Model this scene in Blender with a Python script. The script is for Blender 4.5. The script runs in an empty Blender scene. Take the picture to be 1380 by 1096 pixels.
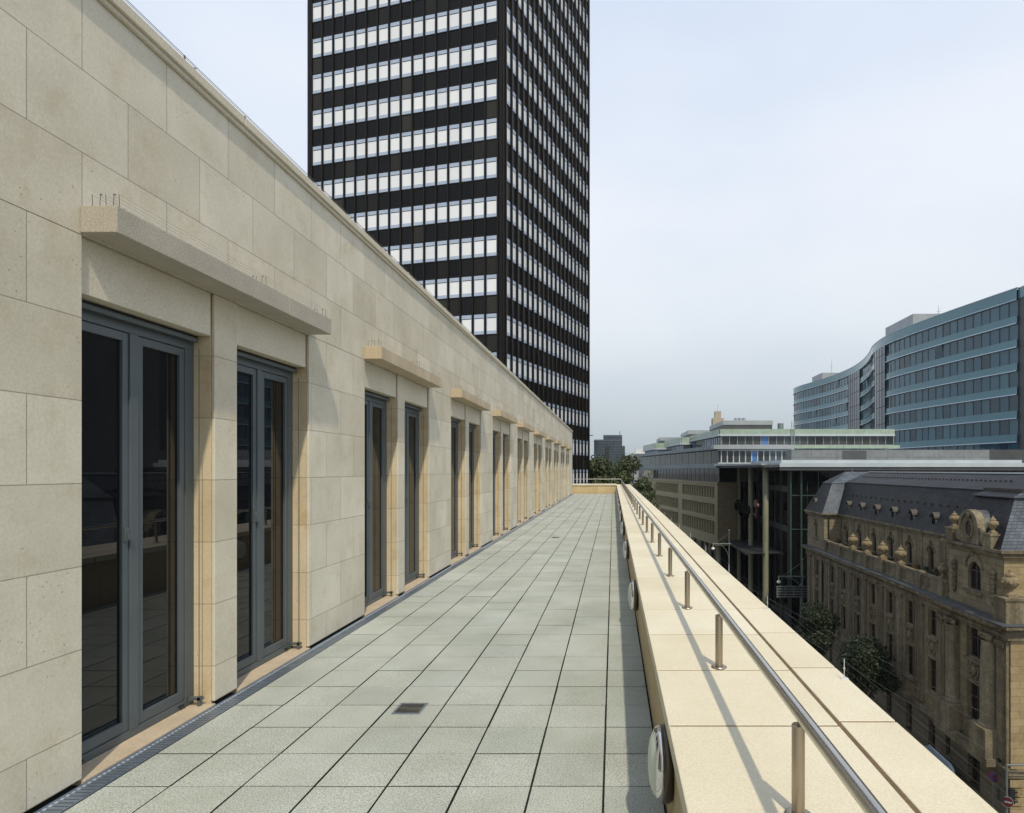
import bpy, math, random
from mathutils import Vector, Matrix
random.seed(7)
S = bpy.context.scene
COL = S.collection
R = math.radians

# ---------------------------------------------------------------- camera
cam_d = bpy.data.cameras.new("camera")
cam = bpy.data.objects.new("camera", cam_d); COL.objects.link(cam)
cam.location = (0, 0, 1.75)
cam.rotation_euler = (R(90), 0, 0)
cam_d.sensor_width = 36.0
cam_d.sensor_fit = 'HORIZONTAL'
FPX = 848.0
cam_d.lens = FPX / 1380 * 36
cam_d.shift_x = -(826.5 - 690) / 1380
cam_d.shift_y = (633 - 548) / 1380
cam_d.clip_start = 0.05
cam_d.clip_end = 6000
S.camera = cam

# ---------------------------------------------------------------- world and sun
SUN_DIR = Vector((0.24, -0.733, 1.0)).normalized()
w = bpy.data.worlds.new("World"); S.world = w; w.use_nodes = True
nt = w.node_tree; N = nt.nodes; L = nt.links
N.clear()
out = N.new('ShaderNodeOutputWorld')
sky = N.new('ShaderNodeTexSky'); sky.sky_type = 'NISHITA'; sky.sun_disc = False
sky.sun_elevation = math.asin(SUN_DIR.z)
sky.sun_rotation = math.atan2(SUN_DIR.x, SUN_DIR.y)
sky.dust_density = 3.0; sky.air_density = 1.2
bg1 = N.new('ShaderNodeBackground'); bg1.inputs['Strength'].default_value = 0.10
L.new(sky.outputs[0], bg1.inputs['Color'])
tc = N.new('ShaderNodeTexCoord')
sep = N.new('ShaderNodeSeparateXYZ'); L.new(tc.outputs['Generated'], sep.inputs[0])
ramp = N.new('ShaderNodeValToRGB')
els = ramp.color_ramp.elements
els[0].position = 0.0; els[0].color = (0.38, 0.455, 0.50, 1)
els[1].position = 0.9; els[1].color = (0.50, 0.58, 0.70, 1)
for p, c in ((0.10, (0.55, 0.605, 0.65, 1)), (0.22, (0.69, 0.745, 0.81, 1)), (0.36, (0.775, 0.82, 0.89, 1)), (0.60, (0.69, 0.765, 0.885, 1))):
    e = els.new(p); e.color = c
L.new(sep.outputs['Z'], ramp.inputs[0])
# thin veil of cloud: soft, wide noise
cmap = N.new('ShaderNodeMapping'); cmap.inputs['Scale'].default_value = (1.0, 1.0, 2.2)
L.new(tc.outputs['Generated'], cmap.inputs[0])
cn = N.new('ShaderNodeTexNoise'); cn.inputs['Scale'].default_value = 1.7
cn.inputs['Detail'].default_value = 4; cn.inputs['Roughness'].default_value = 0.45
L.new(cmap.outputs[0], cn.inputs['Vector'])
cr = N.new('ShaderNodeValToRGB')
cr.color_ramp.elements[0].position = 0.36; cr.color_ramp.elements[0].color = (0.86, 0.90, 0.95, 1)
cr.color_ramp.elements[1].position = 0.66; cr.color_ramp.elements[1].color = (1.06, 1.04, 1.02, 1)
L.new(cn.outputs['Fac'], cr.inputs[0])
mul = N.new('ShaderNodeMix'); mul.data_type = 'RGBA'; mul.blend_type = 'MULTIPLY'
mul.inputs[0].default_value = 1.0
L.new(ramp.outputs[0], mul.inputs[6]); L.new(cr.outputs[0], mul.inputs[7])
bg2 = N.new('ShaderNodeBackground'); bg2.inputs['Strength'].default_value = 1.20
L.new(mul.outputs[2], bg2.inputs['Color'])
mx = N.new('ShaderNodeMixShader'); mx.inputs[0].default_value = 0.87
L.new(bg1.outputs[0], mx.inputs[1]); L.new(bg2.outputs[0], mx.inputs[2])
L.new(mx.outputs[0], out.inputs['Surface'])

sd = bpy.data.lights.new("sun", 'SUN'); sd.energy = 3.0; sd.angle = R(1.3)
sd.color = (1.0, 0.89, 0.69)
sun = bpy.data.objects.new("sun", sd); COL.objects.link(sun)
sun.rotation_euler = SUN_DIR.to_track_quat('Z', 'Y').to_euler()
sun.location = (20, -60, 80)

S.view_settings.view_transform = 'Standard'
S.view_settings.look = 'None'
S.view_settings.gamma = 1.0
S.view_settings.exposure = 0.0
S.cycles.max_bounces = 6
S.cycles.diffuse_bounces = 3
S.cycles.glossy_bounces = 3

# ---------------------------------------------------------------- helpers
def tag(o, label=None, cat=None, group=None, kind=None):
    if label: o['label'] = label
    if cat: o['category'] = cat
    if group: o['group'] = group
    if kind: o['kind'] = kind
    return o

def empty(name, loc, label, cat, group=None, rz=0.0):
    o = bpy.data.objects.new(name, None); COL.objects.link(o)
    o.location = loc; o.rotation_euler = (0, 0, rz); o.empty_display_size = 0.2
    return tag(o, label, cat, group)

def copy_tree(o, parent=None):
    c = o.copy(); COL.objects.link(c); c.parent = parent
    for ch in list(o.children):
        copy_tree(ch, c)
    return c

class Frame:
    """local wall frame: s along the wall, n outward, z up"""
    def __init__(self, o, s, n):
        self.o = Vector(o); self.s = Vector(s).normalized(); self.n = Vector(n).normalized()
    def p(self, s, n, z):
        q = self.o + self.s * s + self.n * n
        return (q.x, q.y, self.o.z + z)

class MB:
    def __init__(self):
        self.v = []; self.f = []; self.m = []; self.sm = []
    def face(self, pts, m=0, smooth=False):
        b = len(self.v); self.v += [tuple(p) for p in pts]
        self.f.append(tuple(range(b, b + len(pts)))); self.m.append(m); self.sm.append(smooth)
    def hexa(self, c, m=0):
        b = len(self.v); self.v += [tuple(p) for p in c]
        for q in ((0, 3, 2, 1), (4, 5, 6, 7), (0, 1, 5, 4), (1, 2, 6, 5), (2, 3, 7, 6), (3, 0, 4, 7)):
            self.f.append(tuple(b + i for i in q)); self.m.append(m); self.sm.append(False)
    def box(self, x0, x1, y0, y1, z0, z1, m=0):
        self.hexa([(x0, y0, z0), (x1, y0, z0), (x1, y1, z0), (x0, y1, z0),
                   (x0, y0, z1), (x1, y0, z1), (x1, y1, z1), (x0, y1, z1)], m)
    def fbox(self, F, s0, s1, n0, n1, z0, z1, m=0):
        self.hexa([F.p(s0, n0, z0), F.p(s1, n0, z0), F.p(s1, n1, z0), F.p(s0, n1, z0),
                   F.p(s0, n0, z1), F.p(s1, n0, z1), F.p(s1, n1, z1), F.p(s0, n1, z1)], m)
    def prism(self, poly, z0, z1, m=0):
        n = len(poly); b = len(self.v)
        self.v += [(p[0], p[1], z0) for p in poly] + [(p[0], p[1], z1) for p in poly]
        self.f.append(tuple(range(b + n - 1, b - 1, -1))); self.f.append(tuple(range(b + n, b + 2 * n)))
        for i in range(n):
            j = (i + 1) % n
            self.f.append((b + i, b + j, b + n + j, b + n + i))
        self.m += [m] * (n + 2); self.sm += [False] * (n + 2)
    def extr(self, pts, vec, m=0):
        n = len(pts); b = len(self.v); vec = Vector(vec)
        self.v += [tuple(p) for p in pts] + [tuple(Vector(p) + vec) for p in pts]
        self.f.append(tuple(range(b, b + n))); self.f.append(tuple(range(b + 2 * n - 1, b + n - 1, -1)))
        for i in range(n):
            j = (i + 1) % n
            self.f.append((b + i, b + j, b + n + j, b + n + i))
        self.m += [m] * (n + 2); self.sm += [False] * (n + 2)
    def tube(self, p0, p1, r0, r1=None, n=12, m=0, caps=True):
        r1 = r0 if r1 is None else r1
        p0 = Vector(p0); p1 = Vector(p1); d = (p1 - p0)
        if d.length < 1e-6: return
        d.normalize()
        a = d.orthogonal().normalized(); c = d.cross(a)
        b = len(self.v)
        for p, r in ((p0, r0), (p1, r1)):
            for i in range(n):
                t = 2 * math.pi * i / n
                self.v.append(tuple(p + a * (r * math.cos(t)) + c * (r * math.sin(t))))
        for i in range(n):
            j = (i + 1) % n
            self.f.append((b + i, b + j, b + n + j, b + n + i)); self.m.append(m); self.sm.append(True)
        if caps:
            for k in (0, 1):
                bb = len(self.v)
                self.v += self.v[b + k * n:b + k * n + n]
                self.f.append(tuple(range(bb, bb + n))); self.m.append(m); self.sm.append(False)
    def lathe(self, c, prof, n=16, m=0, axis='Z', sgn=1):
        """prof: list of (radius, height) from the base; axis Z or X"""
        c = Vector(c); b = len(self.v)
        for (r, h) in prof:
            for i in range(n):
                t = 2 * math.pi * i / n
                if axis == 'Z': q = (r * math.cos(t), r * math.sin(t), h)
                else: q = (sgn * h, r * math.cos(t), r * math.sin(t))
                self.v.append(tuple(c + Vector(q)))
        for k in range(len(prof) - 1):
            for i in range(n):
                j = (i + 1) % n
                self.f.append((b + k * n + i, b + k * n + j, b + (k + 1) * n + j, b + (k + 1) * n + i))
                self.m.append(m); self.sm.append(True)
    def blob(self, c, r, seg=8, rings=5, m=0, jit=0.0):
        prof = []
        c = Vector(c); b = len(self.v)
        rx, ry, rz = r if isinstance(r, (tuple, list)) else (r, r, r)
        for k in range(rings + 1):
            ph = -math.pi / 2 + math.pi * k / rings
            for i in range(seg):
                t = 2 * math.pi * i / seg
                q = 1 + random.uniform(-jit, jit)
                self.v.append((c.x + rx * q * math.cos(ph) * math.cos(t), c.y + ry * q * math.cos(ph) * math.sin(t), c.z + rz * q * math.sin(ph)))
        for k in range(rings):
            for i in range(seg):
                j = (i + 1) % seg
                self.f.append((b + k * seg + i, b + k * seg + j, b + (k + 1) * seg + j, b + (k + 1) * seg + i))
                self.m.append(m); self.sm.append(True)
    def wall(self, F, s0, s1, z0, z1, holes, depth=0.25, m=0, mr=None, n=0.0):
        """wall sheet in frame F with rectangular (or arched) openings and their reveals.
        holes: (s0, s1, z0, z1[, arched])"""
        mr = m if mr is None else mr
        ss = sorted({s0, s1, *[h[0] for h in holes], *[h[1] for h in holes]})
        zs = sorted({z0, z1, *[h[2] for h in holes], *[h[3] for h in holes]})
        ss = [x for x in ss if s0 - 1e-6 <= x <= s1 + 1e-6]; zs = [x for x in zs if z0 - 1e-6 <= x <= z1 + 1e-6]
        for i in range(len(ss) - 1):
            run = None
            for k in range(len(zs) - 1):
                cs = (ss[i] + ss[i + 1]) / 2; cz = (zs[k] + zs[k + 1]) / 2
                inside = any(h[0] < cs < h[1] and h[2] < cz < h[3] for h in holes)
                if not inside:
                    self.face([F.p(ss[i], n, zs[k]), F.p(ss[i + 1], n, zs[k]), F.p(ss[i + 1], n, zs[k + 1]), F.p(ss[i], n, zs[k + 1])], m)
        for h in holes:
            a, b, c, d = h[:4]
            q = -depth
            if len(h) > 4 and h[4]:
                r = (b - a) / 2; mid = (a + b) / 2; rise = min(r, 0.5 * (b - a))
                arc = [(mid + r * math.cos(t), d - rise + rise * math.sin(t)) for t in [math.pi * i / 10 for i in range(11)]]
                right = [(b, d)] + arc[:6][::-1] if False else None
                # two spandrel pieces
                self.face([F.p(b, n, d)] + [F.p(x, n, y) for x, y in arc[5::-1]], m)
                self.face([F.p(a, n, d)] + [F.p(x, n, y) for x, y in arc[5:]], m)
                for i in range(10):
                    (x0, y0), (x1, y1) = arc[i], arc[i + 1]
                    self.face([F.p(x0, n, y0), F.p(x1, n, y1), F.p(x1, n + q, y1), F.p(x0, n + q, y0)], mr)
                d2 = d - rise
            else:
                self.face([F.p(a, n, d), F.p(b, n, d), F.p(b, n + q, d), F.p(a, n + q, d)], mr)
                d2 = d
            self.face([F.p(a, n, c), F.p(b, n, c), F.p(b, n + q, c), F.p(a, n + q, c)], mr)
            self.face([F.p(a, n, c), F.p(a, n, d2), F.p(a, n + q, d2), F.p(a, n + q, c)], mr)
            self.face([F.p(b, n, c), F.p(b, n, d2), F.p(b, n + q, d2), F.p(b, n + q, c)], mr)
    def build(self, name, mats, parent=None, loc=None, bevel=0.0, seg=2):
        me = bpy.data.meshes.new(name)
        me.from_pydata(self.v, [], self.f)
        if not isinstance(mats, (list, tuple)): mats = [mats]
        for mm in mats: me.materials.append(mm)
        me.polygons.foreach_set('material_index', self.m)
        me.polygons.foreach_set('use_smooth', self.sm)
        me.update()
        o = bpy.data.objects.new(name, me); COL.objects.link(o)
        if parent is not None: o.parent = parent
        if loc is not None: o.location = loc
        if bevel:
            b = o.modifiers.new('bevel', 'BEVEL'); b.width = bevel; b.segments = seg
            b.limit_method = 'ANGLE'; b.angle_limit = R(50)
        return o

def text_part(name, body, mat, size, depth, parent, mtx):
    cu = bpy.data.curves.new(name, 'FONT'); cu.body = body; cu.size = size; cu.extrude = depth
    cu.align_x = 'LEFT'
    t = bpy.data.objects.new(name, cu); COL.objects.link(t)
    dg = bpy.context.evaluated_depsgraph_get()
    me = bpy.data.meshes.new_from_object(t.evaluated_get(dg))
    bpy.data.objects.remove(t)
    me.transform(mtx); me.materials.clear(); me.materials.append(mat)
    o = bpy.data.objects.new(name, me); COL.objects.link(o); o.parent = parent
    return o

# ---------------------------------------------------------------- materials
def new_mat(name):
    m = bpy.data.materials.new(name); m.use_nodes = True
    return m, m.node_tree.nodes, m.node_tree.links, m.node_tree.nodes['Principled BSDF']

def setp(b, rough=0.6, metal=0.0, spec=0.5, col=None, coat=0.0):
    b.inputs['Roughness'].default_value = rough
    b.inputs['Metallic'].default_value = metal
    b.inputs['Specular IOR Level'].default_value = spec
    if col is not None: b.inputs['Base Color'].default_value = (*col, 1)
    if coat: b.inputs['Coat Weight'].default_value = coat; b.inputs['Coat Roughness'].default_value = 0.05

def rgbmix(n, l, mode, fac, a, b):
    x = n.new('ShaderNodeMix'); x.data_type = 'RGBA'; x.blend_type = mode
    for sock, val in ((0, fac), (6, a), (7, b)):
        if isinstance(val, bpy.types.NodeSocket): l.new(val, x.inputs[sock])
        elif isinstance(val, (int, float)): x.inputs[sock].default_value = val
        else: x.inputs[sock].default_value = (*val, 1) if len(val) == 3 else val
    return x.outputs[2]

def noise(n, l, scale, detail=3, rough=0.55, vec=None, stretch=None):
    t = n.new('ShaderNodeTexNoise')
    t.inputs['Scale'].default_value = scale; t.inputs['Detail'].default_value = detail; t.inputs['Roughness'].default_value = rough
    if vec is None:
        c = n.new('ShaderNodeTexCoord'); vec = c.outputs['Object']
    if stretch is not None:
        mp = n.new('ShaderNodeMapping'); mp.inputs['Scale'].default_value = stretch
        l.new(vec, mp.inputs[0]); vec = mp.outputs[0]
    l.new(vec, t.inputs['Vector'])
    return t.outputs['Fac']

def ramp2(n, l, fac, p0, c0, p1, c1):
    r = n.new('ShaderNodeValToRGB')
    r.color_ramp.elements[0].position = p0; r.color_ramp.elements[0].color = (*c0, 1)
    r.color_ramp.elements[1].position = p1; r.color_ramp.elements[1].color = (*c1, 1)
    l.new(fac, r.inputs[0]); return r.outputs[0]

def add_bump(n, l, b, height, strength, dist=0.01, chain=None):
    u = n.new('ShaderNodeBump'); u.inputs['Strength'].default_value = strength; u.inputs['Distance'].default_value = dist
    l.new(height, u.inputs['Height'])
    if chain is not None: l.new(chain, u.inputs['Normal'])
    l.new(u.outputs[0], b.inputs['Normal']); return u.outputs[0]

def mottled(name, c1, c2, scale, rough=0.7, bump=0.0, metal=0.0, spec=0.5, fine=None, dist=0.01, streak=None, coat=0.0):
    m, n, l, b = new_mat(name); setp(b, rough, metal, spec, coat=coat)
    f = noise(n, l, scale, 4)
    col = ramp2(n, l, f, 0.35, c1, 0.68, c2)
    if fine:
        g = noise(n, l, fine[0], 2, 0.6)
        col = rgbmix(n, l, 'MULTIPLY', 1.0, col, ramp2(n, l, g, 0.35, (fine[1],) * 3, 0.65, (fine[2],) * 3))
        if bump: add_bump(n, l, b, g, bump, dist)
    elif bump:
        add_bump(n, l, b, f, bump, dist)
    if streak:
        k = noise(n, l, streak[0], 3, 0.6, stretch=(1, 1, 0.06))
        col = rgbmix(n, l, 'MULTIPLY', 1.0, col, ramp2(n, l, k, 0.4, streak[1], 0.62, (1, 1, 1)))
    l.new(col, b.inputs['Base Color'])
    return m

def piece_random(n, l):
    """one random value per loose piece, different from object to object too"""
    g = n.new('ShaderNodeNewGeometry'); oi = n.new('ShaderNodeObjectInfo')
    a = n.new('ShaderNodeMath'); a.operation = 'ADD'; l.new(g.outputs['Random Per Island'], a.inputs[0]); l.new(oi.outputs['Random'], a.inputs[1])
    f = n.new('ShaderNodeMath'); f.operation = 'FRACT'; l.new(a.outputs[0], f.inputs[0]); return f.outputs[0]

def island(name, cols, rough=0.4, spec=0.5, metal=0.0, fine=None, bump=0.0, rvar=0.0, dist=0.003, coat=0.0, stain=None):
    """colour picked per loose piece of the mesh"""
    m, n, l, b = new_mat(name); setp(b, rough, metal, spec, coat=coat)
    g = n.new('ShaderNodeNewGeometry')
    r = n.new('ShaderNodeValToRGB'); e = r.color_ramp.elements
    k = len(cols)
    e[0].position = 0; e[0].color = (*cols[0], 1); e[1].position = 1; e[1].color = (*cols[-1], 1)
    for i in range(1, k - 1):
        q = e.new(i / (k - 1)); q.color = (*cols[i], 1)
    l.new(piece_random(n, l), r.inputs[0]); col = r.outputs[0]
    if fine:
        q = noise(n, l, fine[0], fine[3] if len(fine) > 3 else 2, 0.65)
        col = rgbmix(n, l, 'MULTIPLY', 1.0, col, ramp2(n, l, q, 0.33, (fine[1],) * 3, 0.67, (fine[2],) * 3))
        if bump: add_bump(n, l, b, q, bump, dist)
    if stain:
        q = noise(n, l, stain[0], 6, 0.62)
        col = rgbmix(n, l, 'MULTIPLY', 1.0, col, ramp2(n, l, q, 0.34, stain[1], 0.62, stain[2]))
    l.new(col, b.inputs['Base Color'])
    return m

def ashlar(name, c1, c2, axis, bw, rh, oz, os_, mortar, mc, off=0.5, spots=0.35, rough=0.75, grain=0.18, fine_scale=60):
    """coursed stone: brick node over (axis, z)"""
    m, n, l, b = new_mat(name); setp(b, rough, 0, 0.35)
    c = n.new('ShaderNodeTexCoord'); s = n.new('ShaderNodeSeparateXYZ'); l.new(c.outputs['Object'], s.inputs[0])
    cb = n.new('ShaderNodeCombineXYZ')
    def sh(sock, o):
        a = n.new('ShaderNodeMath'); a.operation = 'SUBTRACT'; a.inputs[1].default_value = o
        l.new(sock, a.inputs[0]); return a.outputs[0]
    l.new(sh(s.outputs[axis], os_), cb.inputs[0]); l.new(sh(s.outputs['Z'], oz), cb.inputs[1])
    br = n.new('ShaderNodeTexBrick')
    br.offset = off; br.squash = 1
    br.inputs['Scale'].default_value = 1.0
    br.inputs['Brick Width'].default_value = bw; br.inputs['Row Height'].default_value = rh
    br.inputs['Mortar Size'].default_value = mortar; br.inputs['Mortar Smooth'].default_value = 0.1
    br.inputs['Color1'].default_value = (*c1, 1); br.inputs['Color2'].default_value = (*c2, 1); br.inputs['Mortar'].default_value = (*mc, 1)
    l.new(cb.outputs[0], br.inputs['Vector'])
    col = br.outputs['Color']
    big = noise(n, l, 1.3, 4, 0.6)
    col = rgbmix(n, l, 'MULTIPLY', 1.0, col, ramp2(n, l, big, 0.3, (0.86, 0.85, 0.82), 0.7, (1.06, 1.06, 1.06)))
    veins = noise(n, l, 3.4, 6, 0.7, stretch=(1, 1, 0.8))
    col = rgbmix(n, l, 'MULTIPLY', spots, col, ramp2(n, l, veins, 0.30, (0.72, 0.60, 0.42), 0.48, (1, 1, 1)))
    pits = n.new('ShaderNodeTexVoronoi'); pits.inputs['Scale'].default_value = 26
    l.new(c.outputs['Object'], pits.inputs['Vector'])
    gate = noise(n, l, 2.2, 2)
    pf = ramp2(n, l, pits.outputs['Distance'], 0.07, (0.62, 0.50, 0.36), 0.16, (1, 1, 1))
    gf = n.new('ShaderNodeMath'); gf.operation = 'GREATER_THAN'; gf.inputs[1].default_value = 0.57
    l.new(gate, gf.inputs[0])
    col = rgbmix(n, l, 'MULTIPLY', gf.outputs[0], col, pf)
    fn = noise(n, l, fine_scale, 3, 0.7)
    col = rgbmix(n, l, 'MULTIPLY', 1.0, col, ramp2(n, l, fn, 0.3, (0.90,) * 3, 0.7, (1.06,) * 3))
    l.new(col, b.inputs['Base Color'])
    k = add_bump(n, l, b, fn, grain, 0.004)
    inv = n.new('ShaderNodeMath'); inv.operation = 'SUBTRACT'; inv.inputs[0].default_value = 1.0
    l.new(br.outputs['Fac'], inv.inputs[1])
    add_bump(n, l, b, inv.outputs[0], 0.6, 0.006, chain=k)
    return m

M = {}
M['wall'] = ashlar('limestone_wall', (0.70, 0.66, 0.55), (0.60, 0.555, 0.45), 'Y', 0.6667, 0.463, 0.283, 3.185, 0.0028, (0.34, 0.315, 0.26), spots=0.38)
M['wall_pier'] = ashlar('limestone_pier', (0.68, 0.63, 0.515), (0.60, 0.55, 0.44), 'Y', 80.0, 0.463, 0.283, -40.3, 0.0028, (0.34, 0.315, 0.26), off=0.0, spots=0.30)
M['jamb'] = ashlar('sun_tinted_jamb_stone', (0.63, 0.535, 0.375), (0.56, 0.455, 0.295), 'X', 80.0, 0.463, 0.283, -40.3, 0.0028, (0.34, 0.29, 0.20), off=0.0, spots=0.6)  # wall limestone with the sun's warm tone mixed into the colour
M['stone_plain'] = mottled('limestone_plain', (0.58, 0.53, 0.42), (0.64, 0.59, 0.475), 2.5, 0.75, 0.15, fine=(70, 0.88, 1.06), dist=0.004)
M['canopy'] = mottled('rough_stone', (0.41, 0.375, 0.31), (0.48, 0.44, 0.365), 3, 0.9, 0.7, fine=(120, 0.74, 1.08), dist=0.005)
M['canopy_smooth'] = mottled('smooth_canopy_stone', (0.50, 0.42, 0.30), (0.58, 0.49, 0.355), 2, 0.8, 0.2, fine=(60, 0.88, 1.06), dist=0.003, streak=(3, (0.85, 0.82, 0.76)))
M['coping'] = island('coping_stone', [(0.645, 0.595, 0.465), (0.685, 0.64, 0.51), (0.665, 0.61, 0.475), (0.70, 0.66, 0.54)], 0.75, 0.25, fine=(190, 0.84, 1.09, 3), bump=0.18, dist=0.002, stain=(1.6, (0.95, 0.935, 0.90), (1.02, 1.02, 1.02)))
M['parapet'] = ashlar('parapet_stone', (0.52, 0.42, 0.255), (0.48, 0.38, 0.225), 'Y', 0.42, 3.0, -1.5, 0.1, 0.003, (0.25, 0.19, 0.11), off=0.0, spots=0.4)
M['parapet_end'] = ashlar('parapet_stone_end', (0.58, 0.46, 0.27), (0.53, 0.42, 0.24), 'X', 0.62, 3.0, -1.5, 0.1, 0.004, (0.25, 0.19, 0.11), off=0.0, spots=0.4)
M['mortar'] = mottled('mortar_brown', (0.11, 0.075, 0.04), (0.16, 0.11, 0.06), 30, 0.9)
M['paver'] = island('exposed_aggregate_paver', [(0.375, 0.405, 0.37), (0.415, 0.44, 0.40), (0.39, 0.415, 0.375), (0.43, 0.455, 0.415), (0.38, 0.415, 0.385)], 0.8, 0.3, fine=(125, 0.50, 1.42, 3), bump=0.5, dist=0.004, stain=(1.1, (0.86, 0.86, 0.83), (1.07, 1.07, 1.08)))
M['dark_gap'] = mottled('dark_gap', (0.015, 0.017, 0.012), (0.03, 0.032, 0.024), 8, 0.95)
M['galv'] = mottled('galvanised_metal', (0.24, 0.30, 0.38), (0.34, 0.40, 0.48), 12, 0.42, metal=0.75)
M['galv_light'] = mottled('galvanised_bright', (0.62, 0.66, 0.70), (0.75, 0.78, 0.80), 12, 0.35, metal=0.5)
M['frame'] = mottled('door_frame_paint', (0.080, 0.098, 0.108), (0.092, 0.111, 0.121), 3, 0.42, spec=0.5)
M['black'] = mottled('black_plastic', (0.012, 0.012, 0.012), (0.02, 0.02, 0.02), 5, 0.5)
M['sill'] = mottled('sill_stone', (0.44, 0.36, 0.26), (0.52, 0.43, 0.32), 4, 0.8, 0.1, fine=(60, 0.9, 1.05))
M['steel'] = mottled('brushed_stainless', (0.50, 0.47, 0.42), (0.60, 0.57, 0.52), 4, 0.24, metal=1.0)
M['post_steel'] = mottled('brushed_post_steel', (0.36, 0.31, 0.25), (0.43, 0.375, 0.305), 4, 0.33, metal=1.0)
M['bronze'] = mottled('dark_bronze', (0.09, 0.075, 0.06), (0.11, 0.092, 0.075), 4, 0.3, metal=0.6)
M['slot'] = mottled('drain_slot', (0.06, 0.075, 0.095), (0.08, 0.095, 0.12), 8, 0.6)
M['thin_wire'] = mottled('thin_wire', (0.10, 0.10, 0.10), (0.14, 0.14, 0.14), 4, 0.5)
M['chrome'] = mottled('chrome', (0.72, 0.72, 0.74), (0.78, 0.78, 0.8), 4, 0.06, metal=1.0)
M['diffuser'] = mottled('frosted_diffuser', (0.52, 0.56, 0.50), (0.58, 0.61, 0.55), 3, 0.35, spec=0.5)
M['iron'] = mottled('cast_iron', (0.07, 0.07, 0.055), (0.13, 0.125, 0.10), 20, 0.6, metal=0.4)
M['rust'] = mottled('rusty_edge', (0.20, 0.11, 0.05), (0.30, 0.19, 0.10), 40, 0.8)
def dark_glass(name, c, rough=0.02, spec=0.5, var=None):
    m, n, l, b = new_mat(name); setp(b, rough, 0, spec, c)
    if var:
        g = n.new('ShaderNodeNewGeometry')
        r = n.new('ShaderNodeValToRGB'); e = r.color_ramp.elements
        e[0].color = (*var[0], 1); e[1].color = (*var[-1], 1)
        for i in range(1, len(var) - 1):
            q = e.new(i / (len(var) - 1)); q.color = (*var[i], 1)
        l.new(piece_random(n, l), r.inputs[0]); l.new(r.outputs[0], b.inputs['Base Color'])
    f = noise(n, l, 0.8, 2)
    add_bump(n, l, b, f, 0.02, 0.02)
    return m
M['glass'] = dark_glass('door_glass', (0.006, 0.007, 0.008), 0.01, 0.5)
M['glass_dark'] = dark_glass('window_glass', (0.012, 0.013, 0.014), 0.03, 0.5)
# ================================================================ terrace
XW, Y_END, Y_BACK = -2.97, 45.62, -7.0
ZG = -20.5          # street level

# -- paving: one surface of slabs with open joints
mb = MB()
mb.box(-3.42, 0.30, Y_BACK, 45.7, -0.12, -0.022, 1)
xs = [-2.815] + [-2.453 + 0.4 * k for k in range(7)] + [0.268]
rows = [4.278 + 0.4 * k for k in range(-28, 104)]
for r0 in rows:
    if r0 + 0.4 > 45.68 or r0 < Y_BACK: continue
    for a, b in zip(xs[:-1], xs[1:]):
        dz = random.uniform(-0.0018, 0.0012); j = random.uniform(-0.0012, 0.0012)
        x0, x1, y0, y1 = a + 0.006 + j, b - 0.006 + j, r0 + 0.004, r0 + 0.396
        tl = random.uniform(-0.0008, 0.0008)
        c = 0.0012
        B = len(mb.v)
        mb.v += [(x0, y0, -0.04), (x1, y0, -0.04), (x1, y1, -0.04), (x0, y1, -0.04),
                 (x0, y0, dz - c), (x1, y0, dz + tl - c), (x1, y1, dz + tl - c), (x0, y1, dz - c),
                 (x0 + c, y0 + c, dz), (x1 - c, y0 + c, dz + tl), (x1 - c, y1 - c, dz + tl), (x0 + c, y1 - c, dz)]
        for q in ((0, 1, 5, 4), (1, 2, 6, 5), (2, 3, 7, 6), (3, 0, 4, 7), (4, 5, 9, 8), (5, 6, 10, 9), (6, 7, 11, 10), (7, 4, 8, 11), (8, 9, 10, 11)):
            mb.f.append(tuple(B + i for i in q)); mb.m.append(1 if q[0] < 4 and q[3] < 8 and len(set(q) & {0, 1, 2, 3}) == 2 else 0); mb.sm.append(False)
tag(mb.build('terrace_paving', [M['paver'], M['dark_gap']]), kind='structure')

# -- slotted drain channel along the wall
mb = MB()
mb.box(-2.955, -2.818, Y_BACK, 45.66, -0.021, -0.006, 0)
mb.box(-2.955, -2.950, Y_BACK, 45.66, -0.006, 0.001, 0)
mb.box(-2.823, -2.818, Y_BACK, 45.66, -0.006, 0.001, 0)
y = 1.0
while y < 45.5:
    far = y > 14
    mb.box(-2.943, -2.931, y, y + 0.016, -0.006, -0.0035, 1)
    if not far:
        mb.box(-2.922, -2.84, y, y + 0.008, -0.006, -0.0048, 2)
    y += 0.035
mb.build('drain_channel', [M['galv'], M['galv_light'], M['slot']])
tag(bpy.data.objects['drain_channel'], 'long blue grey perforated metal drain channel between stone wall and paving', 'drain')

# -- terrace building
bld = empty('stone_building', (0, 0, 0), 'pale limestone building with a row of paired glass terrace doors under stone canopies', 'building')
mb = MB()
P = 4.0
Y0 = 3.518
def opening(k): return Y0 + P * k
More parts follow.
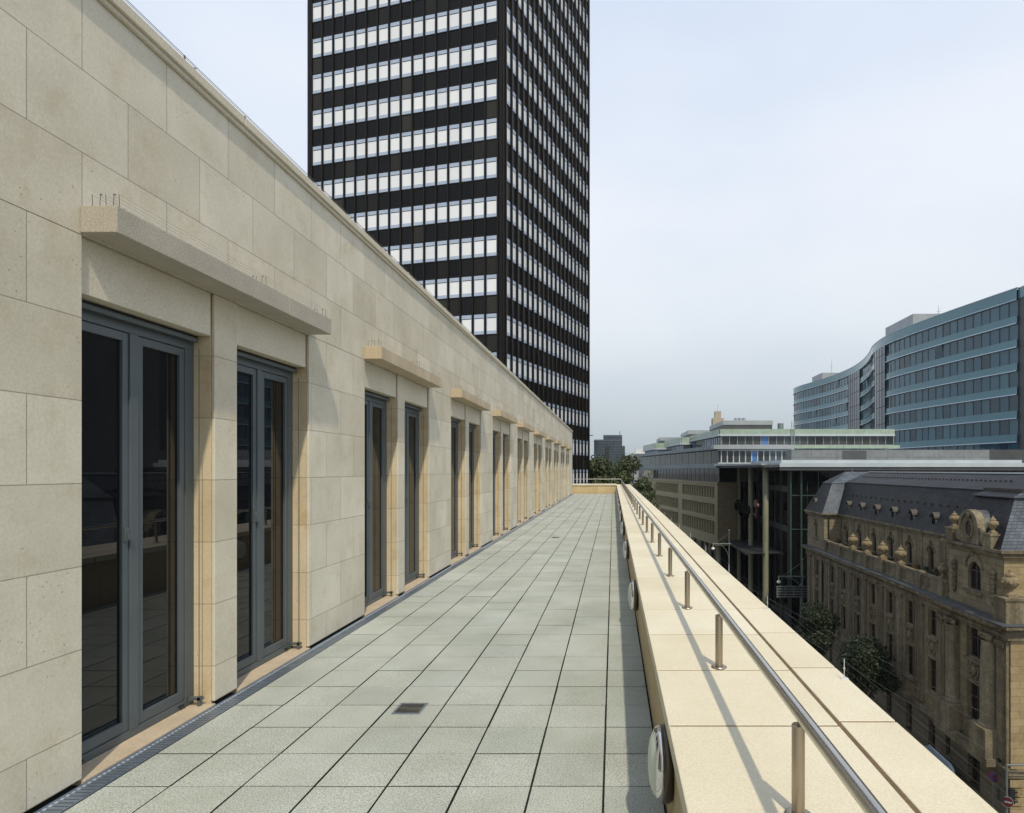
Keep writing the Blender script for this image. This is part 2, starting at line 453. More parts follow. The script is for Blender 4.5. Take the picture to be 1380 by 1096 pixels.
# upper band, in one long course
mb.box(XW, -3.4, Y_BACK, Y_END, 3.061, 4.452)
prev = Y_BACK
for k in range(-2, 10):
    a = opening(k); b = a + 2.625
    # pier between bays: front slab, recessed joint, body
    mb.box(XW, -2.994, prev, a, 0.022, 3.061)
    mb.box(-2.994, -3.001, prev + 0.006, a - 0.006, 0.022, 3.061)
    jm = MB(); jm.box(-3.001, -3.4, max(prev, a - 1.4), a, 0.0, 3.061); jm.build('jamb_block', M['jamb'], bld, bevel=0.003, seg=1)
    # slim pier between the two doors
    keep = mb; mb = MB()
    mb.box(-2.976, -2.998, a + 1.18, a + 1.46, 0.022, 3.061)
    mb.box(-2.998, -3.005, a + 1.186, a + 1.454, 0.022, 3.061)
    mb.build('slim_pier', M['wall_pier'], bld, bevel=0.003, seg=1)
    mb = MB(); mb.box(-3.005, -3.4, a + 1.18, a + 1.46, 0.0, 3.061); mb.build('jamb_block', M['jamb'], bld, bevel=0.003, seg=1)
    mb = keep
    prev = b
mb.box(XW, -2.994, prev, Y_END, 0.022, 3.061)
mb.box(-2.994, -3.4, prev, Y_END, 0.0, 3.061)
mb.build('wall', M['wall'], bld, bevel=0.003, seg=1)
# lintel panels
for k in range(-1, 10):
    a = opening(k)
    for s0, s1 in ((0.0, 1.166), (1.474, 2.611)):
        mb = MB(); mb.box(-2.997, -3.12, a + s0, a + s1, 2.745, 3.061)
        mb.build('lintel_panel', M['stone_plain'], bld, bevel=0.003, seg=1)
    for s0 in (0.0, 1.46):
        mb = MB(); mb.box(-2.958, -3.13, a + s0 + 0.002, a + s0 + 1.163, -0.02, 0.012)
        mb.build('door_sill', M['sill'], bld, bevel=0.003, seg=1)
# coping on the roof edge
mb = MB()
y = Y_BACK
while y < Y_END:
    e = min(y + 2.0, Y_END + 0.03)
    mb.box(-2.925, -3.5, y + 0.004, e - 0.004, 4.485, 4.555)
    y += 2.0
mb.box(-2.945, -3.45, Y_BACK, Y_END + 0.01, 4.452, 4.485)
for k in range(0, 20):
    mb.box(-2.922, -2.99, Y_BACK + 2 * k + 1.985, Y_BACK + 2 * k + 2.015, 4.553, 4.566)
mb.build('roof_coping', M['stone_plain'], bld, bevel=0.006)
mb = MB(); mb.box(-3.4, -16, Y_BACK, Y_END - 0.01, ZG, 4.44); mb.box(-3.4, -16.2, Y_BACK, Y_END - 0.02, 4.44, 4.5)
mb.build('roof_block', M['stone_plain'], bld)
mb = MB(); mb.box(-3.4, 1.17, Y_BACK, 46.85, ZG, -0.13)
mb.build('lower_storeys', M['stone_plain'], bld)

# one door, then copies
def make_door():
    W = 1.176; H = 2.735
    f = MB()
    f.box(-0.03, -0.09, 0.0, 0.092, 0.012, H); f.box(-0.03, -0.09, W - 0.092, W, 0.012, H)
    f.box(-0.028, -0.09, 0.092, W - 0.092, 2.634, H)
    f.box(-0.028, -0.09, 0.092, W - 0.092, 0.012, 0.062)
    f.box(-0.026, -0.09, 0.552, 0.626, 0.062, 2.634)
    d = f.build('door', M['frame'], bld, bevel=0.003)
    for a, b in ((0.092, 0.552), (0.626, 1.084)):
        lf = MB()
        lf.box(-0.036, -0.085, a + .003, a + 0.05, 0.066, 2.630); lf.box(-0.036, -0.085, b - 0.05, b - .003, 0.066, 2.630)
        lf.box(-0.036, -0.085, a + 0.05, b - 0.05, 2.575, 2.630); lf.box(-0.036, -0.085, a + 0.05, b - 0.05, 0.066, 0.135)
        lf.build('door_leaf', M['frame'], d, bevel=0.003)
        g = MB(); g.box(-0.056, -0.066, a + 0.047, b - 0.047, 0.132, 2.578)
        g.build('pane', M['glass'], d)
    h = MB(); h.box(-0.018, -0.036, 0.505, 0.535, 1.29, 1.375); h.box(-0.004, -0.018, 0.512, 0.528, 1.30, 1.345)
    h.build('handle', M['frame'], d, bevel=0.002)
    b = MB(); b.box(0.0, -0.03, 0.004, W - 0.004, 2.715, 2.741)
    b.build('shadow_gap', M['black'], d)
    b = MB(); b.box(0.026, -0.005, 0.01, W - 0.03, 2.690, 2.722)
    b.build('blind_rail', M['frame'], d, bevel=0.006)
    t = MB()
    for yy in (0.05, W - 0.05):
        t.tube((0.055, yy - 0.02 if yy > .5 else yy, 0.04), (0.055, yy - 0.02 if yy > .5 else yy, 2.64), 0.0028, n=6)
        t.box(0.075, -0.02, yy - 0.03, yy + 0.005, 0.055, 0.075); t.box(0.068, 0.045, yy - 0.03, yy - 0.01, 0.012, 0.085)
    t.build('blind_guide', M['frame'], d)
    for yy in (0.16, 1.03):
        q = MB(); q.box(-0.015, -0.028, yy - 0.022, yy + 0.022, 0.03, 0.045)
        q.build('drip_cap', M['black'], d)
    return d
door0 = make_door()
door0.location = (-3.13 + 0.03, opening(0) + 0.002, 0)
def make_canopy(mat):
    c = MB(); L_ = 2.665
    c.box(0, 0.207, 0, 1.86, 0, 0.148); c.box(0, 0.207, 1.866, L_, 0, 0.148); c.box(0, 0.19, 1.86, 1.866, 0.004, 0.14)
    o = c.build('canopy', mat, bld, bevel=0.006)
    p = MB()
    for yy in (0.05, 1.55, 2.6):
        for i in range(5):
            x = 0.03 + 0.038 * i; lean = 0.006 if i % 2 else -0.004
            p.tube((x, yy, 0.146), (x + lean, yy, 0.232), 0.0019, n=5)
            if i in (1, 3): p.box(x + lean - 0.003, x + lean + 0.009, yy - 0.003, yy + 0.003, 0.228, 0.234)
    for i in range(5):
        x = 0.03 + 0.038 * i
        p.tube((x, 0.05, 0.226), (x, 2.6, 0.226), 0.0006, n=4)
    p.build('bird_wire', M['thin_wire'], o)
    return o
can1 = make_canopy(M['canopy_smooth']); can1.location = (XW + 0.001, Y0 + 3.985, 3.072)
can0 = make_canopy(M['canopy']); can0.location = (XW + 0.001, Y0 - 0.015, 3.072)
for k in range(-1, 10):
    for s in (0.002, 1.462):
        if k == 0 and s < 0.1: continue
        d = copy_tree(door0, bld); d.location = (-3.10, opening(k) + s, 0)
    if k not in (0, 1):
        c = copy_tree(can1, bld); c.location = (XW + 0.001, opening(k) - 0.015, 3.072)

# roof edge wire on pins
rw = empty('roof_wire', (-3.1, 0, 4.555), 'thin wires strung on short pins along the top of the stone wall', 'wire')
for k in range(12):
    y = 0.55 + 4.0 * k
    if y > 45: break
    t = MB(); t.tube((0, y, 0), (0, y, 0.19), 0.006, n=6); t.lathe((0, y, 0.0), [(0.02, 0), (0.02, 0.012), (0.0, 0.012)], 8)
    t.tube((0, y, 0.12), (0.10, y - 0.02, 0.08), 0.004, n=5)
    t.build('pin', M['iron'], rw)
t = MB()
t.tube((0, -6, 0.188), (0, 45, 0.188), 0.0022, n=5); t.tube((0.1, -6, 0.08), (0.1, 45, 0.08), 0.0018, n=5)
t.build('wire', M['iron'], rw)

# -- parapets
par = empty('parapet_wall', (0, 0, 0), 'long cream stone parapet with broad two row coping carrying the handrail', 'wall')
mb = MB(); mb.box(0.276, 1.20, Y_BACK, 46.9, -0.12, 0.575)
mb.build('wall_face', M['parapet'], par)
mb = MB(); mb.box(0.245, 1.23, Y_BACK, 46.95, 0.575, 0.6465, 1)
y = 1.955 - 0.75 * 12
while y < 46.6:
    a, b = y + 0.0075, min(y + 0.7425, 46.96)
    mb.box(0.238, 0.969, a, b, 0.577, 0.65, 0)
    y += 0.75
y = 2.0 - 0.75 * 12
while y < 46.6:
    a, b = y + 0.0075, min(y + 0.7425, 46.96)
    mb.box(0.989, 1.236, a, b, 0.577, 0.65, 0)
    y += 0.75
mb.build('coping', [M['coping'], M['mortar']], par, bevel=0.004)
endp = empty('end_parapet', (0, 0, 0), 'short cream stone parapet closing the far end of the terrace', 'wall')
mb = MB(); mb.box(-3.38, 0.274, 45.68, 46.85, -0.12, 0.60)
mb.build('wall_face', M['parapet_end'], endp)
mb = MB()
x = -3.4
while x < 0.2:
    mb.box(x + .004, min(x + 0.74, 0.236), 45.62, 46.95, 0.60, 0.70); x += 0.74
mb.build('coping', M['coping'], endp, bevel=0.004)

# -- handrail: rail, posts with flange and stub
hr = empty('handrail', (0.588, 0, 0.65), 'slim stainless steel handrail on short posts running along the parapet coping', 'railing')
mb = MB(); mb.tube((0, -4, 0.332), (0, 46.35, 0.332), 0.0212, n=20)
mb.build('rail', M['steel'], hr)
mb = MB(); mb.tube((0.015, 46.35, 0.40), (-3.5, 46.35, 0.40), 0.0212, n=14)
mb.build('rail', M['steel'], hr)
def make_post():
    p = MB(); p.tube((0, 0, 0), (0, 0, 0.288), 0.0207, n=20)
    p.lathe((0, 0, 0.288), [(0.0207, 0), (0.017, 0.004), (0, 0.004)], 20)
    o = p.build('post', M['post_steel'], hr)
    f = MB(); f.lathe((0, 0, 0), [(0.043, 0), (0.043, 0.006), (0.036, 0.009), (0.021, 0.009)], 20)
    f.build('base_flange', M['post_steel'], o)
    s = MB(); s.tube((0.004, 0, 0.288), (0.004, 0, 0.320), 0.007, n=10)
    s.build('stub', M['steel'], o)
    return o
post0 = make_post(); post0.location = (0, 2.0, 0)
for k in range(-3, 30):
    if k == 0: continue
    c = copy_tree(post0, hr); c.location = (0, 2.0 + 1.5 * k, 0)
for x in (-3.1, -1.9, -0.7):
    c = copy_tree(post0, hr); c.location = (x, 46.35, 0.07)

# -- round bulkhead lamps on the parapet's inner face
def make_lamp():
    e = empty('wall_lamp', (0.276, 3.0, 0.352), 'x', 'lamp', 'round lamps along the parapet')
    b = MB(); b.lathe((0, 0, 0), [(0, 0), (0.160, 0), (0.164, 0.003), (0.164, 0.010), (0.171, 0.012), (0.173, 0.022), (0.172, 0.046), (0.150, 0.048)], 48, axis='X', sgn=-1)
    b.build('back_plate', M['bronze'], e)
    r = MB(); r.lathe((0, 0, 0), [(0.150, 0.046), (0.1715, 0.047), (0.170, 0.055), (0.165, 0.066), (0.157, 0.076), (0.149, 0.081), (0.143, 0.078)], 48, axis='X', sgn=-1)
    r.build('rim', M['chrome'], e)
    d = MB(); d.lathe((0, 0, 0), [(0.146, 0.077), (0.135, 0.087), (0.11, 0.098), (0.075, 0.106), (0.035, 0.110), (0, 0.111)], 48, axis='X', sgn=-1)
    d.build('diffuser', M['diffuser'], e)
    s = MB(); s.lathe((0, 0, 0.157), [(0, 0.083), (0.009, 0.081), (0.010, 0.07)], 10, axis='X', sgn=-1)
    s.build('screw', M['iron'], e)
    return e
lamp0 = make_lamp()
names = ['nearest', 'second', 'third', 'fourth', 'fifth', 'sixth', 'seventh', 'eighth', 'ninth', 'tenth', 'farthest']
for k in range(11):
    o = lamp0 if k == 0 else copy_tree(lamp0)
    o.location = (0.276, 3.0 + 4.0 * k, 0.352)
    o['label'] = f"round chrome rimmed lamp on the parapet face, {names[k]} from the camera end of the row" if 0 < k < 10 else f"round chrome rimmed lamp on the parapet face, {names[k]} of the row"

# -- square floor gullies
def make_drain():
    e = empty('floor_drain', (-1.486, 4.6, 0), 'x', 'drain', 'square drain gratings in the paving')
    f = MB()
    f.box(-.1, .1, -.1, -.085, .001, .006); f.box(-.1, .1, .085, .1, .001, .006); f.box(-.1, -.085, -.085, .085, .001, .006); f.box(.085, .1, -.085, .085, .001, .006)
    f.build('frame', M['galv'], e)
    g = MB(); g.box(-.085, .085, -.085, .085, .0005, .0025, 1)
    for i in range(13):
        x = -0.076 + i * 0.0127
        g.box(x - 0.003, x + 0.003, -.078, .078, .0025, .0048, 0)
    g.box(-.085, .085, -.02, .02, .0025, .0052, 0)
    g.build('grate', [M['iron'], M['black']], e)
    r = MB(); r.box(-.102, .102, .1, .112, .001, .004); r.build('rusty_edge', M['rust'], e)
    return e
dr0 = make_drain()
for k, lab in enumerate(['nearest square iron drain grating set in the grey paving', 'second square drain grating in the paving, about a third of the way along', 'third square drain grating, towards the far end of the paving']):
    o = dr0 if k == 0 else copy_tree(dr0)
    o.location = (-1.486, 4.6 + 11.6 * k, 0); o['label'] = lab

# -- bird wire on the parapet's outer edge
bw = empty('edge_wire', (1.215, 0, 0.65), 'fine bird wires on small plated pins along the outer parapet edge', 'wire')
p = MB(); p.box(-0.02, 0.02, -0.014, 0.014, 0, 0.003); p.tube((0, 0, 0), (0, 0, 0.105), 0.0022, n=6); p.box(-0.004, 0.004, -0.004, 0.004, 0.05, 0.058)
pin0 = p.build('pin', M['galv_light'], bw); pin0.location = (0, 3.31, 0)
for k in range(-2, 26):
    if k == 0: continue
    c = copy_tree(pin0, bw); c.location = (0, 3.31 + 1.65 * k, 0)
p = MB(); p.tube((0, -1, 0.098), (0, 46, 0.098), 0.0003, n=4); p.tube((0, -1, 0.055), (0, 46, 0.055), 0.0003, n=4)
p.build('wire', M['thin_wire'], bw)
# ================================================================ dark office tower
M['tower_wall'] = mottled('tower_bronze_panel', (0.006, 0.0055, 0.005), (0.010, 0.009, 0.008), 0.6, 0.5, spec=0.15)
M['spandrel'] = dark_glass('tower_spandrel', (0.02, 0.02, 0.02), 0.30, 0.13,
    var=[(0.005, 0.005, 0.005), (0.007, 0.007, 0.008), (0.009, 0.009, 0.010), (0.005, 0.005, 0.006), (0.008, 0.0085, 0.008), (0.006, 0.006, 0.006), (0.018, 0.018, 0.016), (0.034, 0.035, 0.029)])
M['mullion'] = mottled('tower_mullion', (0.007, 0.006, 0.0055), (0.010, 0.0085, 0.0075), 2, 0.45, spec=0.2)
M['blind'] = island('white_blind', [(0.74, 0.76, 0.78), (0.80, 0.82, 0.84), (0.70, 0.73, 0.77), (0.82, 0.84, 0.85)], 0.35, 0.5, coat=0.5)
M['transom'] = mottled('sky_tinted_transom', (0.34, 0.42, 0.56), (0.40, 0.48, 0.62), 2, 0.3, spec=0.5)  # sky reflection put into the base colour as pale blue
D = 58.0
C_ = Vector((-.1763 * D, D, 0)); L_ = Vector((-.5302 * D, 1.0953 * D, 0)); R_ = Vector((-.0541 * D, 1.389 * D, 0))
tower = empty('office_tower', (C_.x, C_.y, ZG), 'tall dark office tower with white window bands rising behind the stone wall', 'office building')
tower_o = Vector((C_.x, C_.y, ZG))
eL = (L_ - C_); eR = (R_ - C_); lenL = eL.length; lenR = eR.length
nL = Vector((eL.y, -eL.x, 0)).normalized()
if nL.dot(-C_) < 0: nL = -nL
nR = Vector((-eR.y, eR.x, 0)).normalized()
if nR.dot(Vector((1, -0.2, 0))) < 0: nR = -nR
FL = Frame((0, 0, 0), eL, nL); FR = Frame((0, 0, 0), eR, nR)
FLOOR = 3.607; TOP0 = 41.45 - ZG      # local z of one window head
k_top = 8; k_bot = -15
z_roof = TOP0 + FLOOR * k_top + 2.6
mb = MB()
quad = [Vector((0, 0, 0)), eR, eR + eL, eL]
ins = -(nL + nR).normalized() * 0.12
mb.prism([(q.x, q.y) for q in quad], 0, z_roof)
mb.build('wall', M['tower_wall'], tower)
mull = MB(); span = MB()
wins = []
for F, ln, nb, mg, dp, fc in ((FL, lenL, 16, 0.42, 0.16, 0.80), (FR, lenR, 19, 0.40, 0.24, 0.74)):
    pitch = (ln - 2 * mg) / nb
    for i in range(nb + 1):
        s = mg + pitch * i
        mull.fbox(F, s - 0.075, s + 0.075, 0.005, dp, 0, z_roof - 0.3)
    mull.fbox(F, -0.05, mg - 0.16, 0.005, 0.12, 0, z_roof)
    mull.fbox(F, ln - mg + 0.16, ln + 0.05, 0.005, 0.12, 0, z_roof)
    mull.fbox(F, 0, ln, 0.005, 0.20, z_roof - 0.3, z_roof)
    for k in range(k_bot, k_top + 1):
        zt = TOP0 + FLOOR * k
        zb = zt - 1.88
        mull.fbox(F, mg, ln - mg, 0.006, 0.075, zb - 0.10, zb - 0.02)
        mull.fbox(F, mg, ln - mg, 0.006, 0.075, zt + 0.02, zt + 0.09)
        for i in range(nb):
            a = mg + pitch * i + 0.12; b = mg + pitch * (i + 1) - 0.12
            span.fbox(F, a, b, 0.004, 0.03, zt + 0.10, zt + FLOOR - 1.88 - 0.11)
            c = Vector(F.p((a + b) / 2, 0, zt)) + tower_o
            d = c - Vector((0, 0, 1.75))
            u = 826.5 + 848 * d.x / d.y; v = 633 - 848 * d.z / d.y
            Xw = -2.97 * d.y / 45.62 if d.y > 45.62 else 0
            hid = (u < 771 and (633 - v) < (826.5 - u) * (2.80 / 2.93))
            vis = -40 < v < 660 and not hid
            area = pitch * abs(F.n.dot(d.normalized())) / d.length ** 2
            wins.append((0 if vis else 1, -area, F, a, b, zt, zb))
mull.build('mullion_grid', M['mullion'], tower, bevel=0)
span.build('spandrel', M['spandrel'], tower)
wins.sort(key=lambda t: (t[0], t[1]))
def win(mb, F, a, b, zt, zb):
    mb.fbox(F, a, b, 0.004, 0.05, zt - 0.36, zt - 0.02, 1)
    mb.fbox(F, a, b, 0.004, 0.045, zb, zb + 0.30, 1)
    mb.fbox(F, a, a + 0.05, 0.004, 0.047, zb + 0.30, zt - 0.36, 1); mb.fbox(F, b - 0.05, b, 0.004, 0.047, zb + 0.30, zt - 0.36, 1)
    mb.fbox(F, a + 0.05, b - 0.05, 0.004, 0.025, zb + 0.30, zt - 0.41, 0)
    mb.fbox(F, a + 0.05, b - 0.05, 0.004, 0.044, zt - 0.41, zt - 0.36, 2)
for t in wins[:99]:
    mb = MB(); win(mb, *t[2:]); mb.build('window', [M['blind'], M['transom'], M['mullion']], tower)
mb = MB()
for t in wins[99:]: win(mb, *t[2:])
tag(mb.build('window', [M['blind'], M['transom'], M['mullion']], tower), kind='stuff')
# ================================================================ old sandstone building across the street
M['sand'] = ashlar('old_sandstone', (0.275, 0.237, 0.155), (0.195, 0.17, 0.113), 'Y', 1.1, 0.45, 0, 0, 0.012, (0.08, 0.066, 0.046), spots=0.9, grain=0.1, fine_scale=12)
M['sand_sunlit'] = ashlar('old_sandstone_sunlit', (0.36, 0.29, 0.165), (0.28, 0.22, 0.12), 'X', 1.1, 0.45, 0, 0, 0.012, (0.17, 0.14, 0.10), spots=0.9, grain=0.1, fine_scale=12)  # same sandstone, sunlight put in as a lighter, yellower colour
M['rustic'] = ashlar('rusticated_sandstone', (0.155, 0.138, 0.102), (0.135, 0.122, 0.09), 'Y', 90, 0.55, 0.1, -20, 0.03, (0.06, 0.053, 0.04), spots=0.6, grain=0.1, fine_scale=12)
M['trim'] = mottled('sandstone_trim', (0.172, 0.15, 0.102), (0.265, 0.226, 0.15), 1.6, 0.85, 0.2, fine=(9, 0.75, 1.15), dist=0.03, streak=(1.2, (0.55, 0.52, 0.48)))
M['lead'] = mottled('lead_flashing', (0.07, 0.08, 0.09), (0.11, 0.12, 0.135), 1.2, 0.5, metal=0.3)
M['hood'] = mottled('weathered_hood', (0.06, 0.056, 0.05), (0.085, 0.078, 0.068), 3, 0.7)
M['urn'] = mottled('urn_stone', (0.19, 0.15, 0.088), (0.27, 0.21, 0.125), 4, 0.85, 0.2, fine=(14, 0.75, 1.1), dist=0.02)
def slate(name, ca, cb):
    m, n, l, b = new_mat(name); setp(b, 0.55, 0, 0.2)
    c = n.new('ShaderNodeTexCoord'); s = n.new('ShaderNodeSeparateXYZ'); l.new(c.outputs['Object'], s.inputs[0])
    a = n.new('ShaderNodeMath'); a.operation = 'ADD'; l.new(s.outputs['X'], a.inputs[0]); l.new(s.outputs['Y'], a.inputs[1])
    cbn = n.new('ShaderNodeCombineXYZ'); l.new(a.outputs[0], cbn.inputs[0]); l.new(s.outputs['Z'], cbn.inputs[1])
    br = n.new('ShaderNodeTexBrick'); br.inputs['Scale'].default_value = 1
    br.inputs['Brick Width'].default_value = 0.34; br.inputs['Row Height'].default_value = 0.20; br.inputs['Mortar Size'].default_value = 0.012
    br.inputs['Color1'].default_value = (*ca, 1); br.inputs['Color2'].default_value = (*cb, 1); br.inputs['Mortar'].default_value = (0.012, 0.013, 0.015, 1)
    l.new(cbn.outputs[0], br.inputs['Vector'])
    f = noise(n, l, 0.6, 4)
    l.new(rgbmix(n, l, 'MULTIPLY', 1.0, br.outputs['Color'], ramp2(n, l, f, 0.3, (0.65,) * 3, 0.7, (1.35,) * 3)), b.inputs['Base Color'])
    add_bump(n, l, b, br.outputs['Fac'], -0.5, 0.02)
    return m
M['slate'] = slate('slate_roof', (0.010, 0.0115, 0.0145), (0.024, 0.027, 0.033))
M['slate_edge'] = slate('slate_sunlit_side', (0.075, 0.09, 0.115), (0.11, 0.13, 0.16))  # lighter slate copy: sunlight painted onto the slopes that face the sun
M['wframe'] = mottled('old_window_frame', (0.055, 0.04, 0.03), (0.075, 0.055, 0.04), 3, 0.6)

bank = empty('old_bank', (24.0, 38.0, ZG), 'ornate old sandstone building with dark slate mansard roof and row of small dormers', 'building')
BO = Vector((24.0, 38.0, ZG))
# facade towards the terrace: s runs along +Y from the near corner, n points to -X
FB = Frame((0, 0, 0), (0, 1, 0), (-1, 0, 0))
FE = Frame((0, 0, 0), (1, 0, 0), (0, -1, 0))       # sunlit end, s along +X
LEN = 39.8; DEP = 17.0
def zz(z): return z - ZG
def sy(y): return y - 38.0
bays = [47.2 + 3.65 * k for k in range(7)]
U0, U1, W0, W1, G0, G1 = zz(-10.75), zz(-8.85), zz(-14.95), zz(-12.5), zz(-19.3), zz(-17.1)
Z_STR, Z_COR, Z_EAVE = zz(-16.35), zz(-7.5), zz(-3.25)
holes_u = []; holes_g = []
for y in bays + [74.2]:
    s = sy(y)
    holes_u += [(s - .62, s + .62, U0, U1), (s - .62, s + .62, W0, W1)]
    holes_g.append((s - .5, s + .5, G0, G1))
s = sy(41.7)
holes_u += [(s - .75, s + .75, U0, U1 + .1), (s - .75, s + .75, W0 - .15, W1)]
holes_g.append((s - .7, s + .7, G0, G1))
holes_g.append((sy(44.9) - .3, sy(44.9) + .3, G0 + .6, G1))
mb = MB()
mb.wall(FB, 0, LEN, Z_STR, Z_COR, holes_u, 0.28)
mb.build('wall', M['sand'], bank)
mb = MB(); mb.wall(FB, 0, LEN, 0, Z_STR, holes_g, 0.4, n=0.12)
mb.fbox(FB, -0.12, 0.0, -0.5, 0.12, 0, Z_STR)
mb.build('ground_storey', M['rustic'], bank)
mb = MB()
eh = [(2.2, 3.5, U0, U1), (2.2, 3.5, W0, W1), (6.5, 7.8, U0, U1), (6.5, 7.8, W0, W1), (11, 12.3, U0, U1), (11, 12.3, W0, W1)]
mb.wall(FE, 0, DEP, Z_STR, Z_COR, eh, 0.35)
mb.wall(FE, 0.16, DEP, Z_COR, Z_EAVE, [(2.2, 3.4, zz(-6.2), zz(-4.4), True), (6.5, 7.7, zz(-6.2), zz(-4.4), True)], 0.3, n=-0.9)
mb.wall(FE, -0.12, DEP, 0, Z_STR, [(2.2, 3.5, G0, G1), (6.5, 7.8, G0, G1)], 0.35, n=0.12)
for k in range(7): mb.fbox(FE, -0.125, DEP, 0.118, 0.16, 0.35 + 0.55 * k, 0.83 + 0.55 * k)
mb.build('end_wall', M['sand_sunlit'], bank)
mb = MB()     # body closing the volume behind the sheets
mb.box(0.45, DEP, 0.45, LEN - 0.1, 0, Z_COR); mb.box(2.2, DEP, 1.5, LEN - 0.1, Z_COR, Z_EAVE)
mb.build('inner_walls', M['black'], bank)
# attic storey: recessed in the middle, forward in the two pavilions
FA = Frame((0, 0, 0), (0, 1, 0), (-1, 0, 0))
att = [51.1 + 3.7 * k for k in range(6)]
mb = MB()
mb.wall(FA, sy(45.2), sy(71.8), Z_COR, Z_EAVE, [(sy(y) - .45, sy(y) + .45, zz(-6.75), zz(-4.5), True) for y in att], 0.3, n=-1.8)
mb.wall(FA, 0.9, sy(45.3), Z_COR, Z_EAVE, [(sy(42.1) - .75, sy(42.1) + .75, zz(-6.3), zz(-4.4), True)], 0.3, n=-0.15)
mb.wall(FA, sy(71.8), LEN, Z_COR, Z_EAVE, [(sy(74.6) - .4, sy(74.6) + .4, zz(-6.3), zz(-4.4), True)], 0.3, n=-0.05)
FS = Frame((0, 0, 0), (1, 0, 0), (0, -1, 0))
mb.wall(FS, 0.05, 1.85, Z_COR, Z_EAVE, [], 0.2, n=-sy(71.8))
mb.wall(FS, 0.15, 1.85, Z_COR, Z_EAVE, [], 0.2, n=-sy(45.3))
mb.build('attic_wall', M['sand'], bank)
# attic pilasters and window hoods
mb = MB()
for i in range(7):
    y = att[0] - 1.85 + 3.7 * i; mb = MB()
    mb.fbox(FA, sy(y) - .5, sy(y) + .5, -1.8, -1.72, Z_COR + .9, Z_EAVE - .25); mb.build('attic_pilaster', M['trim'], bank)
for y, n0, w in [(y, -1.8, .55) for y in att] + [(42.1, -.15, .9), (74.6, -.05, .5)]:
    mb = MB()
    for i in range(9):
        t0, t1 = math.pi * i / 9, math.pi * (i + 1) / 9
        zc = zz(-4.4 - w * .5) if w > .8 else zz(-4.95)
        p = [FA.p(sy(y) + r * math.cos(t), n0, zc + r * math.sin(t)) for r, t in ((w, t0), (w + .16, t0), (w + .16, t1), (w, t1))]
        mb.extr(p, (-0.10, 0, 0))
    mb.fbox(FA, sy(y) - .12, sy(y) + .12, n0, n0 + .2, zc + w - .02, zc + w + .42)
    mb.build('window_hood', M['trim'], bank)
    mb = MB(); mb.fbox(FA, sy(y) - w - .1, sy(y) + w + .1, n0, n0 + .22, zz(-6.5), zz(-6.32)); mb.build('window_sill', M['trim'], bank)
# pilasters and giant columns of the main storeys
def capital(mb, s, w, n0, z):
    mb.fbox(FB, s - w * .62, s + w * .62, n0, n0 + .30, z + .38, z + .52)
    for i in range(5):
        mb.blob(FB.p(s - w * .5 + w * .25 * i, n0 + .12, z + .2), (0.13, 0.13, 0.2), 6, 4, jit=.15)
    for d in (-1, 1): mb.blob(FB.p(s + d * w * .58, n0 + .16, z + .3), 0.16, 7, 4, jit=.1)
mids = [bays[0] - 1.82 + 3.65 * k for k in range(8)] + [76.8, 72.6]
for y in mids:
    s = sy(y); mb = MB()
    mb.fbox(FB, s - .48, s + .48, 0.0, 0.10, Z_STR + .9, zz(-8.75))
    mb.fbox(FB, s - .30, s + .30, 0.10, 0.14, Z_STR + 1.6, zz(-9.3))
    mb.fbox(FB, s - .58, s + .58, 0.0, 0.25, Z_STR + .25, Z_STR + .9)
    for d in (-1, 1):
        mb.fbox(FB, s + d * .85 - .12, s + d * .85 + .12, 0.0, 0.04, Z_STR + .5, zz(-8.9))
    mb.fbox(FB, s - .56, s + .56, 0.0, .22, zz(-8.75), zz(-8.55))
    mb.build('pilaster', M['trim'], bank)
for y in (44.1, 39.9):
    s = sy(y); mb = MB(); c = FB.p(s, 0.15, 0)
    mb.lathe((c[0], c[1], Z_STR + 1.9), [(.66, 0), (.68, .12), (.60, .2), (.55, .35), (.56, 1.6), (.53, 4.0), (.48, 5.4)], 18)
    mb.fbox(FB, s - .9, s + .9, 0, .95, Z_STR + .2, Z_STR + 1.9)
    capital(mb, s, .95, .25, zz(-9.1))
    mb.build('column', M['trim'], bank)
for y in (45.5, 38.6):
    s = sy(y); mb = MB(); mb.fbox(FB, s - .5, s + .5, 0, .2, Z_STR + .3, zz(-8.6)); mb.fbox(FB, s - .3, s + .3, .2, .24, Z_STR + 1.8, zz(-9.4)); capital(mb, s, .5, .2, zz(-9.2))
    mb.build('pilaster', M['trim'], bank)
# cornices
def band(mb, n_out, z0, z1, s0=-0.0, s1=LEN, ends=True):
    mb.fbox(FB, s0 - (n_out if s0 <= 0 else 0), s1, -0.3, n_out, z0, z1)
    if s0 <= 0: mb.fbox(FE, -0.29, DEP, -0.3, n_out - 0.003, z0 + .002, z1 - .002)
mb = MB()
band(mb, .20, zz(-8.55), zz(-8.3)); band(mb, .14, zz(-8.3), zz(-7.95)); band(mb, .42, zz(-7.95), zz(-7.8)); band(mb, .66, zz(-7.8), zz(-7.58))
for i in range(66):
    s = 0.3 + i * 0.6
    mb.fbox(FB, s, s + .28, .14, .36, zz(-8.1), zz(-7.95))
mb.fbox(FB, 0, sy(45.9), .1, .95, zz(-7.8), zz(-7.58)); mb.fbox(FB, 0, sy(45.9), .1, .7, zz(-8.0), zz(-7.8))
mb.build('main_cornice', M['trim'], bank)
mb = MB(); mb.fbox(FB, -.72, LEN, -1.5, .70, Z_COR - .078, Z_COR); mb.fbox(FE, -0.1, DEP, -.9, .70, Z_COR - .076, Z_COR - .002); mb.fbox(FB, -.72, sy(45.9), .70, .99, Z_COR - .078, Z_COR)
mb.build('cornice_flashing', M['lead'], bank)
